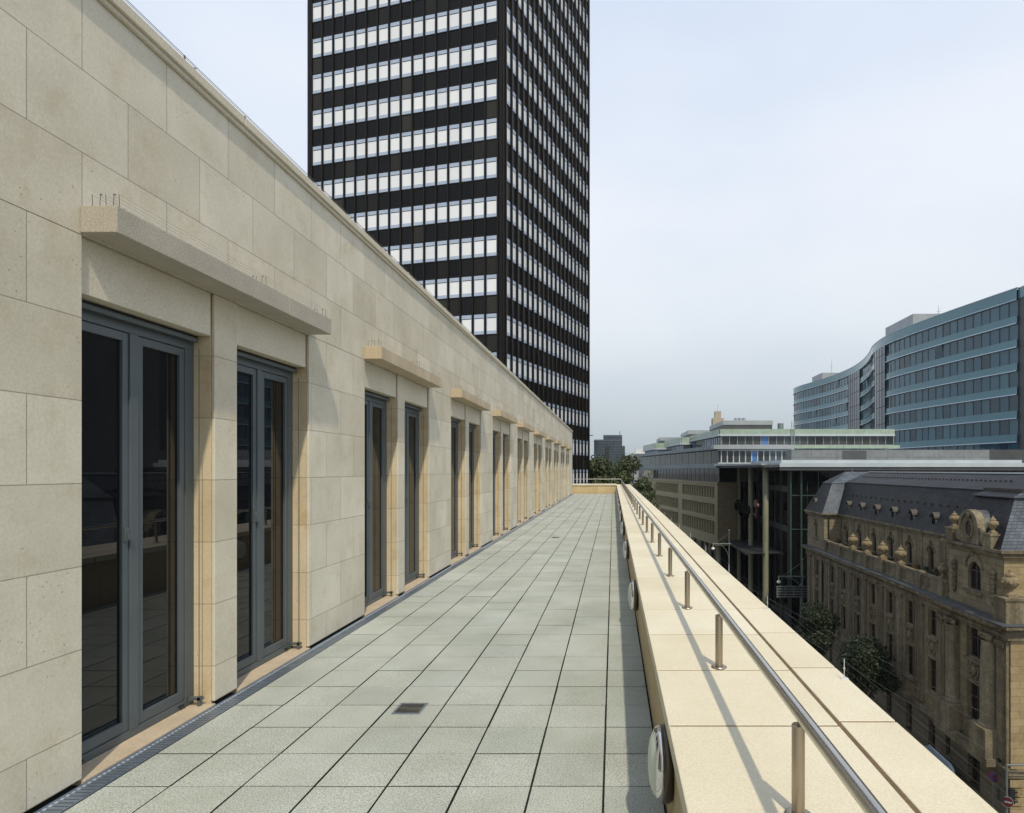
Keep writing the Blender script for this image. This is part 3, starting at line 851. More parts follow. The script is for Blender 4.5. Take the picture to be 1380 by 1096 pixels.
mb = MB(); band(mb, .34, Z_STR - .25, Z_STR); band(mb, .26, Z_STR - .42, Z_STR - .25); mb.fbox(FB, sy(38.8), sy(45.3), .3, .98, Z_STR - .25, Z_STR + .2)
mb.build('string_course', M['trim'], bank)
mb = MB()
mb.fbox(FA, sy(45.2), sy(71.9), -2.0, -1.45, Z_EAVE - .16, Z_EAVE + .02); mb.fbox(FA, sy(45.2), sy(71.9), -2.0, -1.6, Z_EAVE - .36, Z_EAVE - .16)
mb.fbox(FA, .45, sy(45.7), -1.6, .28, Z_EAVE - .16, Z_EAVE + .02); mb.fbox(FA, .6, sy(45.5), -1.6, .08, Z_EAVE - .42, Z_EAVE - .16)
mb.fbox(FA, sy(71.4), LEN + .3, -1.9, .36, Z_EAVE - .16, Z_EAVE + .02); mb.fbox(FA, sy(71.6), LEN + .1, -1.9, .18, Z_EAVE - .40, Z_EAVE - .16)
mb.fbox(FE, 1.6, DEP, -1.5, -.45, Z_EAVE - .16, Z_EAVE + .018)
mb.build('eaves', M['trim'], bank)
# relief panels between the two window rows, sills and surrounds
def relief(mb, s, z0, z1, w):
    n = 5
    mb.fbox(FB, s - w, s + w, 0.0, .06, z0, z1)
    mb.blob(FB.p(s, .12, (z0 + z1) / 2), (0.14, .28, .36), 9, 6, jit=.12)
    for d in (-1, 1):
        for q in range(5):
            t = q / 4
            mb.blob(FB.p(s + d * (.25 + .28 * math.sin(t * 3)), .10, z0 + .15 + (z1 - z0 - .3) * t), (0.10, .14, .14), 6, 4, jit=.25)
    mb.fbox(FB, s - w - .12, s + w + .12, 0, .24, z1, z1 + .14)
for y in bays + [74.2, 41.7]:
    mb = MB(); w = .73 if y != 41.7 else .88
    relief(mb, sy(y), zz(-12.15), zz(-10.95), w)
    mb.build('relief_panel', M['trim'], bank)
    for a, b in ((U0, U1), (W0, W1)):
        mb = MB()
        for d in (-1, 1): mb.fbox(FB, sy(y) + d * (w - .02) - .07, sy(y) + d * (w - .02) + .07, 0, .09, a - .1, b + .1)
        mb.fbox(FB, sy(y) - w - .05, sy(y) + w + .05, 0, .10, b + .1, b + .22)
        mb.fbox(FB, sy(y) - w - .1, sy(y) + w + .1, 0, .2, a - .24, a - .1)
        mb.build('window_surround', M['trim'], bank)
# windows: glass with frame bars
def bwin(F, s0, s1, z0, z1, n):
    g = MB(); g.fbox(F, s0, s1, n, n + .02, z0, z1)
    o = g.build('window', M['glass_dark'], bank)
    f = MB(); t = .06
    f.fbox(F, s0, s0 + t, n + .02, n + .09, z0, z1); f.fbox(F, s1 - t, s1, n + .02, n + .09, z0, z1)
    f.fbox(F, s0 + t, s1 - t, n + .02, n + .09, z1 - t, z1); f.fbox(F, s0 + t, s1 - t, n + .02, n + .09, z0, z0 + t)
    m = (s0 + s1) / 2; f.fbox(F, m - .04, m + .04, n + .022, n + .10, z0 + t, z1 - t)
    zt = z0 + (z1 - z0) * .66; f.fbox(F, s0 + t, s1 - t, n + .021, n + .095, zt - .04, zt + .04)
    f.build('frame', M['wframe'], o)
for h in holes_u: bwin(FB, *h[:4], -.27)
for h in holes_g: bwin(FB, *h[:4], -.27)
for y in att: bwin(FA, sy(y) - .45, sy(y) + .45, zz(-6.75), zz(-4.5), -2.08)
bwin(FA, sy(42.1) - .75, sy(42.1) + .75, zz(-6.3), zz(-4.4), -.43); bwin(FA, sy(74.6) - .4, sy(74.6) + .4, zz(-6.3), zz(-4.4), -.33)
for h in eh: bwin(FE, *h[:4], -.34)
# balustrade on the cornice
mb = MB()
mb.fbox(FB, sy(45.4), sy(71.8), -.30, -.02, Z_COR, Z_COR + .22); mb.fbox(FB, sy(45.4), sy(71.8), -.34, .02, Z_COR + 1.05, Z_COR + 1.25)
mb.fbox(FB, sy(45.4), sy(71.8), -.26, -.14, Z_COR + .22, Z_COR + 1.05)
pier_y = [46.1, 49.4, 52.9, 56.4, 59.9, 63.4, 67.0, 71.2]
for y in pier_y: mb.fbox(FB, sy(y) - .38, sy(y) + .38, -.38, .10, Z_COR, Z_COR + 1.32)
mb.build('balustrade', M['trim'], bank)
def urn(x, y, z, h, mat, parent=bank):
    mb = MB(); q = h / 1.45
    mb.box(x - .26 * q, x + .26 * q, y - .26 * q, y + .26 * q, z, z + .16 * q)
    mb.lathe((x, y, z + .16 * q), [(r * q, a * q) for r, a in ((.22, 0), (.14, .1), (.13, .2), (.30, .36), (.42, .58), (.44, .74), (.36, .86), (.20, .92), (.26, .97), (.24, 1.04), (.12, 1.12), (.07, 1.18), (.10, 1.24), (0, 1.31))], 14)
    for i in range(6):
        t = i * math.pi / 3; mb.blob((x + .40 * q * math.cos(t), y + .40 * q * math.sin(t), z + .78 * q), .10 * q, 6, 4)
    return mb.build('urn', mat, parent)
for y in (52.9, 56.4, 59.9, 63.4): urn(0.16, sy(y), Z_COR + 1.32, 1.55, M['urn'])
urn(0.16, sy(46.1), Z_COR + 1.32, 1.2, M['trim'])
mb = MB(); mb.box(-.45, .85, -.25, 1.0, Z_COR, Z_COR + 1.35); mb.box(-.52, .92, -.32, 1.07, Z_COR + 1.35, Z_COR + 1.5)
mb.build('pedestal', M['trim'], bank)
urn(0.2, 0.35, Z_COR + 1.5, 1.65, M['urn'])
# scroll brackets beside the pavilion window
for y in (39.9, 44.4):
    mb = MB()
    for i in range(7): mb.blob(FA.p(sy(y), -.05, zz(-6.6) + i * .3), (.12 + .02 * i, .20 + .015 * i, .26), 7, 5, jit=.2)
    mb.build('scroll', M['trim'], bank)
# gable with oculus over the near pavilion
gy = sy(42.2); gz = Z_EAVE + .02
mb = MB()
prof = [(-1.05, 0)] + [(-1.05, .8)] + [(1.05 * -math.cos(t), 1.15 + 1.0 * math.sin(t)) for t in [math.pi * i / 12 for i in range(13)]] + [(1.05, .8), (1.05, 0)]
mb.extr([(-.12, gy + a, gz + b) for a, b in prof], (.4, 0, 0))
for i in range(12):
    t0, t1 = math.pi * i / 12, math.pi * (i + 1) / 12
    mb.extr([(-.24, gy - r * math.cos(t), gz + 1.15 + r * math.sin(t)) for r, t in ((.92, t0), (1.16, t0), (1.16, t1), (.92, t1))], (.55, 0, 0))
for i in range(14):
    t0, t1 = 2 * math.pi * i / 14, 2 * math.pi * (i + 1) / 14
    mb.extr([(-.20, gy + r * .72 * math.cos(t), gz + 1.05 + r * math.sin(t)) for r, t in ((.52, t0), (.70, t0), (.70, t1), (.52, t1))], (.1, 0, 0))
for d in (-1, 1):
    mb.blob((0.05, gy + d * 1.45, gz + .45), (.22, .5, .5), 9, 6); mb.blob((.05, gy + d * 1.2, gz + 1.0), (.18, .25, .3), 8, 5)
    mb.box(-.3, .5, gy + d * 2.25 - .42, gy + d * 2.25 + .42, gz, gz + .8); mb.box(-.36, .56, gy + d * 2.25 - .48, gy + d * 2.25 + .48, gz + .8, gz + .93)
mb.blob((-.2, gy, gz + 1.95), (.12, .22, .26), 8, 5, jit=.15)
mb.build('gable', M['trim'], bank)
mb = MB(); mb.extr([(-.13, gy + .36 * math.cos(2 * math.pi * i / 14), gz + 1.05 + .5 * math.sin(2 * math.pi * i / 14)) for i in range(14)], (.005, 0, 0))
mb.build('oculus', M['glass_dark'], bank)
for d in (-1, 1): urn(.1, gy + d * 2.25, gz + .93, 1.1, M['urn'])
mb = MB()
for i in range(10):
    t0, t1 = math.pi * i / 10, math.pi * (i + 1) / 10
    mb.extr([(.31, gy - r * math.cos(t), gz + 1.15 + r * math.sin(t)) for r, t in ((.9, t0), (1.12, t0), (1.12, t1), (.9, t1))], (2.4, 0, 0))
mb.box(.31, 2.2, gy - 1.1, gy + 1.1, gz, gz + 1.16)
mb.build('gable_roof', M['lead'], bank)
# mansard roof
ZB = zz(.28); ZR = zz(1.45)
mb = MB()
e = 1.48
mb.face([(e, sy(45), Z_EAVE + .02), (e, sy(72), Z_EAVE + .02), (3.0, sy(73), ZB), (3.0, sy(44), ZB)])
mb.face([(3.0, sy(44), ZB), (3.0, sy(73), ZB), (6.2, sy(74.5), ZR), (6.2, sy(42), ZR)])
mb.face([(6.2, sy(42), ZR), (6.2, sy(74.5), ZR), (12, sy(74.5), ZR - .4), (12, sy(42), ZR - .4)])
mb.build('roof', M['slate'], bank)
def frustum(mb, x0, x1, y0, y1, za, X0, X1, Y0, Y1, zb, mats=(0, 0, 0, 0)):
    a = [(x0, y0, za), (x1, y0, za), (x1, y1, za), (x0, y1, za)]; b = [(X0, Y0, zb), (X1, Y0, zb), (X1, Y1, zb), (X0, Y1, zb)]
    for i in range(4):
        j = (i + 1) % 4; mb.face([a[i], a[j], b[j], b[i]], mats[i])
    mb.face(b, 0)
mb = MB()   # near pavilion
frustum(mb, -.15, 14, .75, sy(45.6), Z_EAVE + .02, 1.4, 12.5, sy(39.8), sy(44.1), zz(-.05), (1, 0, 0, 0))
frustum(mb, 1.25, 12.6, sy(39.65), sy(44.25), zz(.02), 5.2, 9, sy(41.8), sy(42.2), ZR, (1, 0, 0, 0))
mb.build('pavilion_roof', [M['slate'], M['slate_edge']], bank)
mb = MB()   # far pavilion
frustum(mb, -.25, 12, sy(71.5), LEN + .25, Z_EAVE + .02, 1.4, 10, sy(73.1), LEN - 1.6, zz(.12), (1, 0, 0, 0))
frustum(mb, 1.3, 10.1, sy(73.0), LEN - 1.5, zz(.15), 3.8, 7, sy(75.0), sy(75.6), zz(1.5), (1, 0, 0, 0))
mb.build('pavilion_roof', [M['slate'], M['slate_edge']], bank)
mb = MB()
mb.box(2.9, 3.06, sy(44.2), sy(73), ZB - .03, ZB + .05)
rl = MB(); rl.box(6.0, 6.3, sy(42.5), sy(74), ZR - .02, ZR + .09); rl.build('ridge_flashing', M['galv_light'], bank)
mb.box(1.2, 1.34, sy(39.6), sy(44.3), zz(-.06), zz(.03)); mb.box(1.34, 12.6, sy(39.6), sy(39.72), zz(-.06), zz(.03))
mb.tube((4.6, sy(75.3), zz(1.4)), (4.6, sy(75.3), zz(2.0)), .1, .03)
mb.build('roof_flashing', M['lead'], bank)
# snow guards on the slates
def guard(x0, x1, y, z0, z1):
    mb = MB(); mb.box(x0, x1, sy(y), sy(y) + .1, z0, z1); mb.build('snow_guard', M['black'], bank)
for i in range(44):
    y = 45.2 + i * .62
    guard(4.55, 4.68, y, ZB + .52, ZB + .70)
    if i % 2: guard(2.3, 2.42, y, zz(-1.2), zz(-1.02))
for i in range(12): guard(1.9, 2.1, 40.0 + i * .36, zz(.2), zz(.5))
# dormers: barrel hood on a little box
for y, x in [(46.9 + 3.7 * k, 1.75) for k in range(7)] + [(75.6, .25)]:
    s = sy(y); z = zz(-2.75)
    mb = MB()
    pr = [(-.36, 0), (-.36, .62)] + [(-.36 * math.cos(t), .62 + .36 * math.sin(t)) for t in [math.pi * i / 8 for i in range(1, 8)]] + [(.36, .62), (.36, 0)]
    mb.extr([(x, s + a, z + b) for a, b in pr], (1.2, 0, 0))
    o = mb.build('dormer', M['lead'], bank)
    mb = MB()
    for i in range(8):
        t0, t1 = math.pi * i / 8, math.pi * (i + 1) / 8
        mb.extr([(x - .16, s - r * math.cos(t), z + .62 + r * math.sin(t)) for r, t in ((.37, t0), (.46, t0), (.46, t1), (.37, t1))], (1.3, 0, 0))
    mb.build('hood', M['hood'], o)
    mb = MB(); mb.extr([(x - .012, s + a * .72, z + .1 + b * .82) for a, b in pr], (.008, 0, 0)); mb.build('pane', M['glass_dark'], o)
# drainpipes
for y, n in ((71.55, -.15), (71.9, .12)):
    mb = MB()
    if n < 0: mb.tube((.55, sy(71.72), Z_COR), (.55, sy(71.72), Z_EAVE - .2), .09, n=8)
    else: mb.tube(FB.p(sy(y), n, .5), FB.p(sy(y), n, zz(-8.0)), .08, n=8)
    mb.build('drainpipe', M['black'], bank)
# ================================================================ modern store and glass hall further down the street
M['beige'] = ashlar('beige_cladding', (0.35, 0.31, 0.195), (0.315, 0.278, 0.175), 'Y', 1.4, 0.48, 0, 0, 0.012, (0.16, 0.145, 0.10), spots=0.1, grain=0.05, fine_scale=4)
M['beige_shaded'] = ashlar('beige_cladding_shaded', (0.165, 0.135, 0.08), (0.145, 0.12, 0.07), 'X', 1.4, 0.48, 0, 0, 0.012, (0.12, 0.10, 0.07), spots=0.1, grain=0.05, fine_scale=4)  # same cladding, darkened: shade put into the side wall's colour
M['alu'] = mottled('pale_aluminium', (0.30, 0.33, 0.36), (0.36, 0.39, 0.42), 0.5, 0.45, metal=0.2)
M['alu_white'] = mottled('white_aluminium', (0.40, 0.455, 0.50), (0.46, 0.515, 0.56), 0.5, 0.4)
M['alu_blue'] = mottled('blue_grey_metal', (0.16, 0.20, 0.22), (0.21, 0.25, 0.275), 0.5, 0.5, metal=0.3)
M['grey_panel'] = ashlar('grey_panel', (0.18, 0.20, 0.215), (0.20, 0.22, 0.235), 'X', 3.6, 3.0, 0, 0, 0.03, (0.09, 0.095, 0.10), off=0.0, spots=0.0, grain=0.02, fine_scale=2)
M['dark_panel'] = mottled('dark_grey_panel', (0.05, 0.055, 0.06), (0.07, 0.076, 0.082), 0.5, 0.5)
M['green_band'] = ashlar('pale_green_glass_panel', (0.30, 0.39, 0.32), (0.33, 0.42, 0.35), 'X', 1.3, 3.0, 0, 0, 0.02, (0.25, 0.33, 0.27), off=0.0, spots=0.0, rough=0.25, grain=0.0, fine_scale=1)
M['store_glass'] = dark_glass('store_glass', (0.03, 0.035, 0.03), 0.08, 0.22, var=[(0.03, 0.034, 0.022), (0.06, 0.062, 0.036), (0.085, 0.082, 0.045), (0.045, 0.05, 0.032), (0.07, 0.07, 0.04)])
M['hall_glass'] = dark_glass('hall_glass', (0.005, 0.006, 0.006), 0.05, 0.25)
M['pent_glass'] = dark_glass('penthouse_glass', (0.03, 0.04, 0.05), 0.04, 0.6, var=[(0.015, 0.018, 0.018), (0.05, 0.06, 0.065), (0.02, 0.022, 0.02), (0.09, 0.11, 0.13), (0.05, 0.05, 0.035), (0.06, 0.07, 0.07), (0.03, 0.035, 0.035), (0.02, 0.022, 0.02), (0.05, 0.055, 0.05), (0.08, 0.19, 0.45), (0.08, 0.19, 0.45)])
M['green_fin'] = mottled('green_glass_fin', (0.035, 0.06, 0.052), (0.05, 0.08, 0.07), 0.4, 0.25)
M['hall_frame'] = mottled('hall_frame_metal', (0.03, 0.034, 0.034), (0.045, 0.05, 0.05), 0.5, 0.5)
M['slat'] = mottled('dark_slat', (0.018, 0.02, 0.022), (0.03, 0.033, 0.036), 0.5, 0.6)
M['pillar'] = mottled('pale_green_pillar', (0.22, 0.225, 0.155), (0.26, 0.265, 0.185), 0.7, 0.6, streak=(1.0, (0.8, 0.8, 0.78)))
M['sign_black'] = mottled('sign_black', (0.003, 0.003, 0.003), (0.004, 0.004, 0.004), 2, 0.7, spec=0.05)
M['sign_red'] = mottled('sign_red', (0.07, 0.010, 0.010), (0.10, 0.013, 0.013), 2, 0.5)
M['sign_cream'] = mottled('sign_cream', (0.62, 0.60, 0.42), (0.68, 0.66, 0.48), 2, 0.5)
M['wood_box'] = mottled('ochre_box', (0.42, 0.28, 0.14), (0.50, 0.34, 0.18), 1, 0.7)

SO = Vector((17.23, 104.0, ZG))
store = empty('department_store', SO, 'beige and glass department store with slender pillars and stepped roof terraces', 'building')
def Z(v, Y=104.0): return 1.75 + (633 - v) / 848 * Y - ZG
dA = Vector((-.1686, .986, 0))
FA_ = Frame((0, 0, 0), dA, (-.986, -.1686, 0))          # long facade down the street
FX = Frame((0, 0, 0), (1, 0, 0), (0, -1, 0))            # front, s along +X
LA = 64.0
zb_top = Z(650); 
rows_ = [(Z(672.2), Z(656.6)), (Z(697.5), Z(680.5)), (Z(723), Z(704))]
bays_ = [(1.6, 21.0), (24.0, 43.0), (47.5, 63.0)]
mb = MB()
hs = []
for a, b in bays_:
    for z0, z1 in rows_: hs.append((a, b, z0, z1))
mb.wall(FA_, 0, LA, Z(733), zb_top, hs, 0.5)
mb.fbox(FA_, 21.6, 23.4, -.3, -.02, Z(733), zb_top) if False else None
mb.fbox(FA_, 43.6, 46.2, 0.0, .25, Z(733), zb_top - 1.2)
mb.fbox(FA_, -.1, LA, 0.0, .14, zb_top - .35, zb_top)
mb.fbox(FA_, -.1, LA, -6, 0.1, Z(733) - .35, Z(733))
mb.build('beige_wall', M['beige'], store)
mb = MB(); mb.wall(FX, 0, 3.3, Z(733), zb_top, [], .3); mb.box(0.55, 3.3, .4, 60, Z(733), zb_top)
mb.build('side_wall', M['beige_shaded'], store)
gl = MB(); bars = MB()
for i, (a, b) in enumerate(bays_):
    for z0, z1 in rows_:
        nb = 13
        for q in range(nb):
            w = (b - a) / nb
            gl.fbox(FA_, a + q * w, a + (q + 1) * w, -.50, -.46, z0, z1)
            if i == 0 : bars.fbox(FA_, a + q * w, a + q * w + .42, -.46, -.12, z0, z1)
            else:
                bars.fbox(FA_, a + q * w, a + q * w + .16, -.46, -.05, z0, z1)
        if i:
            for q in range(5): bars.fbox(FA_, a, b, -.44, -.2, z0 + .1 + q * (z1 - z0) / 5, z0 + .28 + q * (z1 - z0) / 5)
gl.build('window_band', M['hall_glass'], store); bars.build('window_bars', M['beige'], store)
# ground floor recess with piers
mb = MB(); mb.fbox(FA_, 0, LA, -5.2, -5, 0, Z(733)); mb.fbox(FA_, 0, .2, -5, -.5, 0, Z(733))
mb.build('shop_front', M['hall_glass'], store)
for q in range(9):
    mb = MB(); p = FA_.p(1.5 + 7 * q, -.8, 0); mb.tube(p, (p[0], p[1], Z(733)), .4, n=12); mb.build('pier', M['pillar'], store)
# dark glazed storey, cornice, upper storey, roof slab
def glazed(mb, F, a, b, n, z0, z1, w):
    k = max(1, int((b - a) / w)); w = (b - a) / k
    for i in range(k): mb.fbox(F, a + i * w + .03, a + (i + 1) * w - .03, n - .06, n, z0, z1)
def mulls(mb, F, a, b, n, z0, z1, w, t=.05, d=.08):
    k = max(1, int((b - a) / w)); w = (b - a) / k
    for i in range(k + 1): mb.fbox(F, a + i * w - t, a + i * w + t, n - .02, n + d, z0, z1)
mb = MB(); glazed(mb, FA_, 0, LA, -.3, zb_top, Z(631), 1.3); mb.build('dark_storey', M['hall_glass'], store)
mb = MB(); mulls(mb, FA_, 0, LA, -.3, zb_top, Z(631), 2.6, .03, .03); mb.fbox(FA_, 0, LA, -.32, -.28, zb_top, zb_top + .12); mb.fbox(FX, .3, 3.4, -.5, -.3, zb_top, Z(631)); mb.build('dark_storey_frame', M['dark_panel'], store)
mb = MB(); glazed(mb, FA_, .1, LA, -.5, Z(625), Z(606), 2.25); mb.build('upper_glazing', M['store_glass'], store)
mb = MB(); mulls(mb, FA_, .1, LA, -.5, Z(625), Z(606), 4.5, .03, .03); mb.build('upper_glazing_frame', M['dark_panel'], store)
mb = MB()
mb.fbox(FA_, -.5, LA + .3, -6, .55, Z(631), Z(626)); mb.fbox(FA_, -.3, LA + .1, -6, .25, Z(626), Z(624.8))
mb.fbox(FA_, -.7, LA + .4, -6, .7, Z(606), Z(603.4)); mb.fbox(FA_, -.5, LA + .2, -6, .45, Z(603.4), Z(600.5))
mb.build('roof_edge', M['alu_blue'], store)
# front: upper strip of white framed windows
mb = MB(); mb.fbox(FX, -.6, 12.0, -8, .75, Z(631) + .01, Z(627.5)); mb.fbox(FX, -.6, 12.0, -8, .35, Z(627.5), Z(625)); mb.build('front_edge_dark', M['alu_blue'], store)
mb = MB(); mb.fbox(FX, -.5, 12.0, -1, .85, Z(628), Z(626.6)); mb.fbox(FX, -.75, 12.3, -8, .95, Z(605.5), Z(600.0)); mb.build('front_edge', M['alu'], store)
mb = MB(); glazed(mb, FX, .6, 11.6, .05, Z(623.5), Z(608), .98)
mb.build('front_window', M['pent_glass'], store)
mb = MB(); mulls(mb, FX, .6, 11.6, .05, Z(623.5), Z(608), .98, .09, .1); mb.fbox(FX, 0.1, 11.8, -.05, .16, Z(608), Z(606)); mb.fbox(FX, .1, 11.8, -.05, .16, Z(625), Z(623.5)); mb.build('front_window_frame', M['alu_white'], store)
mb = MB(); mb.box(.3, 60, .3, 40, zb_top, Z(606)); mb.build('core', M['dark_panel'], store)
# penthouses, stepped back along the street
def pent(F, s0, s1, n0, dep, zw0, zw1, zt, w=1.25, name='penthouse'):
    g = MB(); glazed(g, F, s0, s1, n0, zw0, zw1, w); g.build(name + '_window', M['pent_glass'], store)
    f = MB(); mulls(f, F, s0, s1, n0, zw0, zw1, w, .05, .06); f.fbox(F, s0, s1, n0 - .02, n0 + .05, zw0, zw0 + .1); f.build(name + '_frame', M['alu'], store)
    b = MB(); b.fbox(F, s0 - .35, s1, n0 - dep, n0 + .5, zw1 + .35, zt); b.build(name + '_parapet', M['green_band'], store)
    e = MB(); e.fbox(F, s0 - .45, s1, n0 - dep, n0 + .62, zw1, zw1 + .34); e.build(name + '_edge', M['alu_white'], store)
pent(FX, .9, 29.6, -1.2, 20, Z(599.8), Z(587.5), Z(578))
FS2 = Frame((0.9, 1.2, 0), (-.1, .995, 0), (-.995, -.1, 0))
pent(FS2, 0.3, 22, -.02, .5, Z(599.8), Z(587.5), Z(578) - .004)
for (x, y, wd, ln, zt) in ((-3.2, 23.0, 9, 16, Z(589.5, 127)), (-7.2, 41.0, 8, 16, Z(597.3, 145))):
    F1 = Frame((x, y, 0), (1, 0, 0), (0, -1, 0)); F2 = Frame((x, y, 0), (-.12, .993, 0), (-.993, -.12, 0))
    zw0 = Z(600); 
    pent(F1, .1, wd, 0, 3, zw0, zt - 1.5, zt); pent(F2, .1, ln, .0, 3, zw0, zt - 1.5, zt - .006)
# plant rooms
for x0, x1, y0, y1, za, zm, zt in ((1.5, 9.8, 3, 18, Z(578), Z(571), Z(565)), (-1.5, 6, 27, 42, Z(589.5, 127), Z(585.5, 131), Z(580, 131)), (-6, 1, 46, 58, Z(597.3, 145), Z(594, 150), Z(589.5, 150))):
    mb = MB(); mb.box(x0, x1, y0, y1, za, zm); o = mb.build('plant_room', M['dark_panel'], store)
    mb = MB(); mb.box(x0 - .1, x1 + .1, y0 - .1, y1, zm, zt); mb.build('upper_cladding', M['alu'], o)
for x, r in ((4.2, .3), (4.9, .3), (5.6, .3)):
    mb = MB(); mb.tube((x, 6, Z(566)), (x, 6, Z(559.5)), r, n=10); mb.build('vent_pipe', M['alu'], store)
mb = MB(); mb.tube((11.0, 2.2, Z(578)), (11.0, 2.2, Z(569.5)), .5, n=14); mb.build('vent_pipe', M['alu_blue'], store)
for x, y, z in ((6.8, 6.5, Z(563)), (0, 30, Z(579.2, 131)), (3, 31, Z(579.6, 131))):
    mb = MB(); mb.box(x, x + 1.3, y, y + 1.3, z - .2, z + .05); mb.build('roof_box', M['wood_box'], store)
mb = MB()
for x in (12.35, 12.85): mb.tube((x, .4, Z(605)), (x, .4, Z(568)), .05, n=6)
for i in range(14): mb.box(12.35, 12.85, .37, .43, Z(603) + i * .33, Z(603) + i * .33 + .05)
mb.build('roof_ladder', M['alu'], store)
# pillars of the arcade and the glass hall
def loc(x, y): return (x - SO.x, y - SO.y)
for (x, y, r) in ((20.85, 104.4, .34), (21.2, 97.0, .36), (21.35, 88.2, .40)):
    a, b = loc(x, y); mb = MB(); mb.tube((a, b, 0), (a, b, Z(627.5)), r, n=18); mb.build('pillar', M['pillar'], store)
mb = MB(); 
FH = Frame((*loc(24.2, 86.6), 0), (0, 1, 0), (-1, 0, 0)); FH2 = Frame((*loc(24.2, 86.6), 0), (1, 0, 0), (0, -1, 0))
glazed(mb, FH, 0, 20, 0, 0, Z(630), 2.0); mb.box(3.2, 7.3, 1.9, 2.0, 0, Z(630)); glazed(mb, FH2, 0, 38, 0, 0, Z(631), 2.4)
mb.build('hall_glazing', M['hall_glass'], store)
mb = MB()
mulls(mb, FH, 0, 18, 0, 0, Z(630), 3.6, .05, .2)
for z in (Z(655), Z(700)): mb.fbox(FH, 0, 18, -.02, .12, z - .4, z + .4)
mb.build('hall_frame', M['hall_frame'], store)
mb = MB()
for s in (.1, 1.55): mb.fbox(FH2, s - .11, s + .11, -.02, .5, 0, Z(631))
for s in range(4, 38, 3): mb.fbox(FH2, s - .03, s + .03, -.02, .12, 0, Z(631))
for z in (Z(662), Z(700)): mb.fbox(FH2, 0, 38, -.02, .1, z - .08, z + .08)
mb.build('hall_fin', M['green_fin'], store)
mb = MB(); x0, y0 = loc(22.4, 84.8)
mb.box(x0, x0 + 33.2, y0, 2.0, Z(634, 85), Z(629.6, 85)); mb.build('hall_soffit', M['dark_panel'], store)
mb = MB(); mb.box(x0, x0 + 33.2, y0 - .15, 2, Z(629.5, 85), Z(624, 85)); mb.box(x0 + .4, x0 + 33, y0 + .5, 2, Z(624, 85), Z(620, 85)); mb.build('hall_roof_edge', M['alu_white'], store)
mb = MB(); a, b = loc(25.2, 89)
mb.box(a, a + 28, b, b + 3, Z(621, 89), Z(606.5, 89)); mb.build('hall_parapet', M['grey_panel'], store)
mb = MB(); mb.box(a + 7.2, a + 10.6, b - .03, b, Z(619, 89), Z(607.5, 89)); mb.build('hall_louvre', M['dark_panel'], store)
mb = MB(); x0, y0 = loc(17.6, 104)
mb.prism([loc(16.9, 104.9), loc(20.3, 85.0), loc(26, 85.0), loc(26, 110), loc(18, 110)], Z(630.5), Z(627.6)); mb.build('arcade_soffit', M['dark_panel'], store)
mb = MB(); FC = Frame((*loc(16.9, 104.9), 0), (3.4, -19.9, 0), (-.986, -.168, 0)); mb.fbox(FC, 0, 20.2, -.5, .3, Z(628.2), Z(626.4)); mb.build('arcade_edge', M['alu'], store)
# slatted canopy
mb = MB(); zc = -10.0 - ZG
for i in range(21):
    y = 87.6 + i * .95; p = [(18.6, y), (18.6, y + .62), (23.8, y + 1.2), (23.8, y + .58)]
    mb.prism([loc(*q) for q in p], zc, zc + .10)
for x in (18.6, 21, 23.6):
    a, b = loc(x, 87.6); mb.box(a, a + .15, b, b + 20, zc - .2, zc - .01)
mb.build('street_canopy', M['slat'], store)
# lettering
def face_minus_x(x, y, z): return Matrix(((0, 0, -1, x), (-1, 0, 0, y), (0, 1, 0, z), (0, 0, 0, 1)))
a, b = loc(20.2, 104.2)
text_part('sign_lettering', 'citigroup', M['sign_black'], 2.7, .15, store, face_minus_x(a, b, -4.85 - ZG) @ Matrix.Diagonal((1.12, 1, 1, 1)))
a, b = loc(20.3, 89.9); mb = MB(); zc = -3.5 - ZG
arc = [(1.25 * math.cos(t), 1.0 * math.sin(t)) for t in [math.pi * i / 12 for i in range(13)]]
mb.extr([(a, b + y, zc + z) for y, z in arc], (.25, 0, 0))
mb.box(a + .02, a + .22, b - .09, b + .09, zc - 1.5, zc)
mb.tube((a + .12, b, zc - 1.5), (a + .12, b + .35, zc - 1.62), .09, n=8)
mb.build('umbrella_sign', M['sign_red'], store)
mb = MB(); mb.box(a - .02, b * 0 + a + .0, b - .2, b + 13.5, zc - 1.25, zc - 1.1); mb.build('sign_rail', M['hall_frame'], store)
mb = MB(); F9 = Frame((.9, -1.2, 0), (1, 0, 0), (0, -1, 0)); mb.fbox(F9, 11.5, 29.2, -1.5, -1.1, Z(604.5), Z(600.2)); mb.build('penthouse_base', M['green_band'], store)
ang = Matrix(((-dA.x, 0, -.986, 0), (-dA.y, 0, -.1686, 0), (0, 1, 0, 0), (0, 0, 0, 1)))
p = FA_.p(56.5, .25, Z(643.5, 150)); ang.translation = Vector(p)
text_part('sign_lettering', '-ARYU', M['sign_cream'], 2.6, .12, store, ang @ Matrix.Diagonal((1.55, .95, 1, 1)))
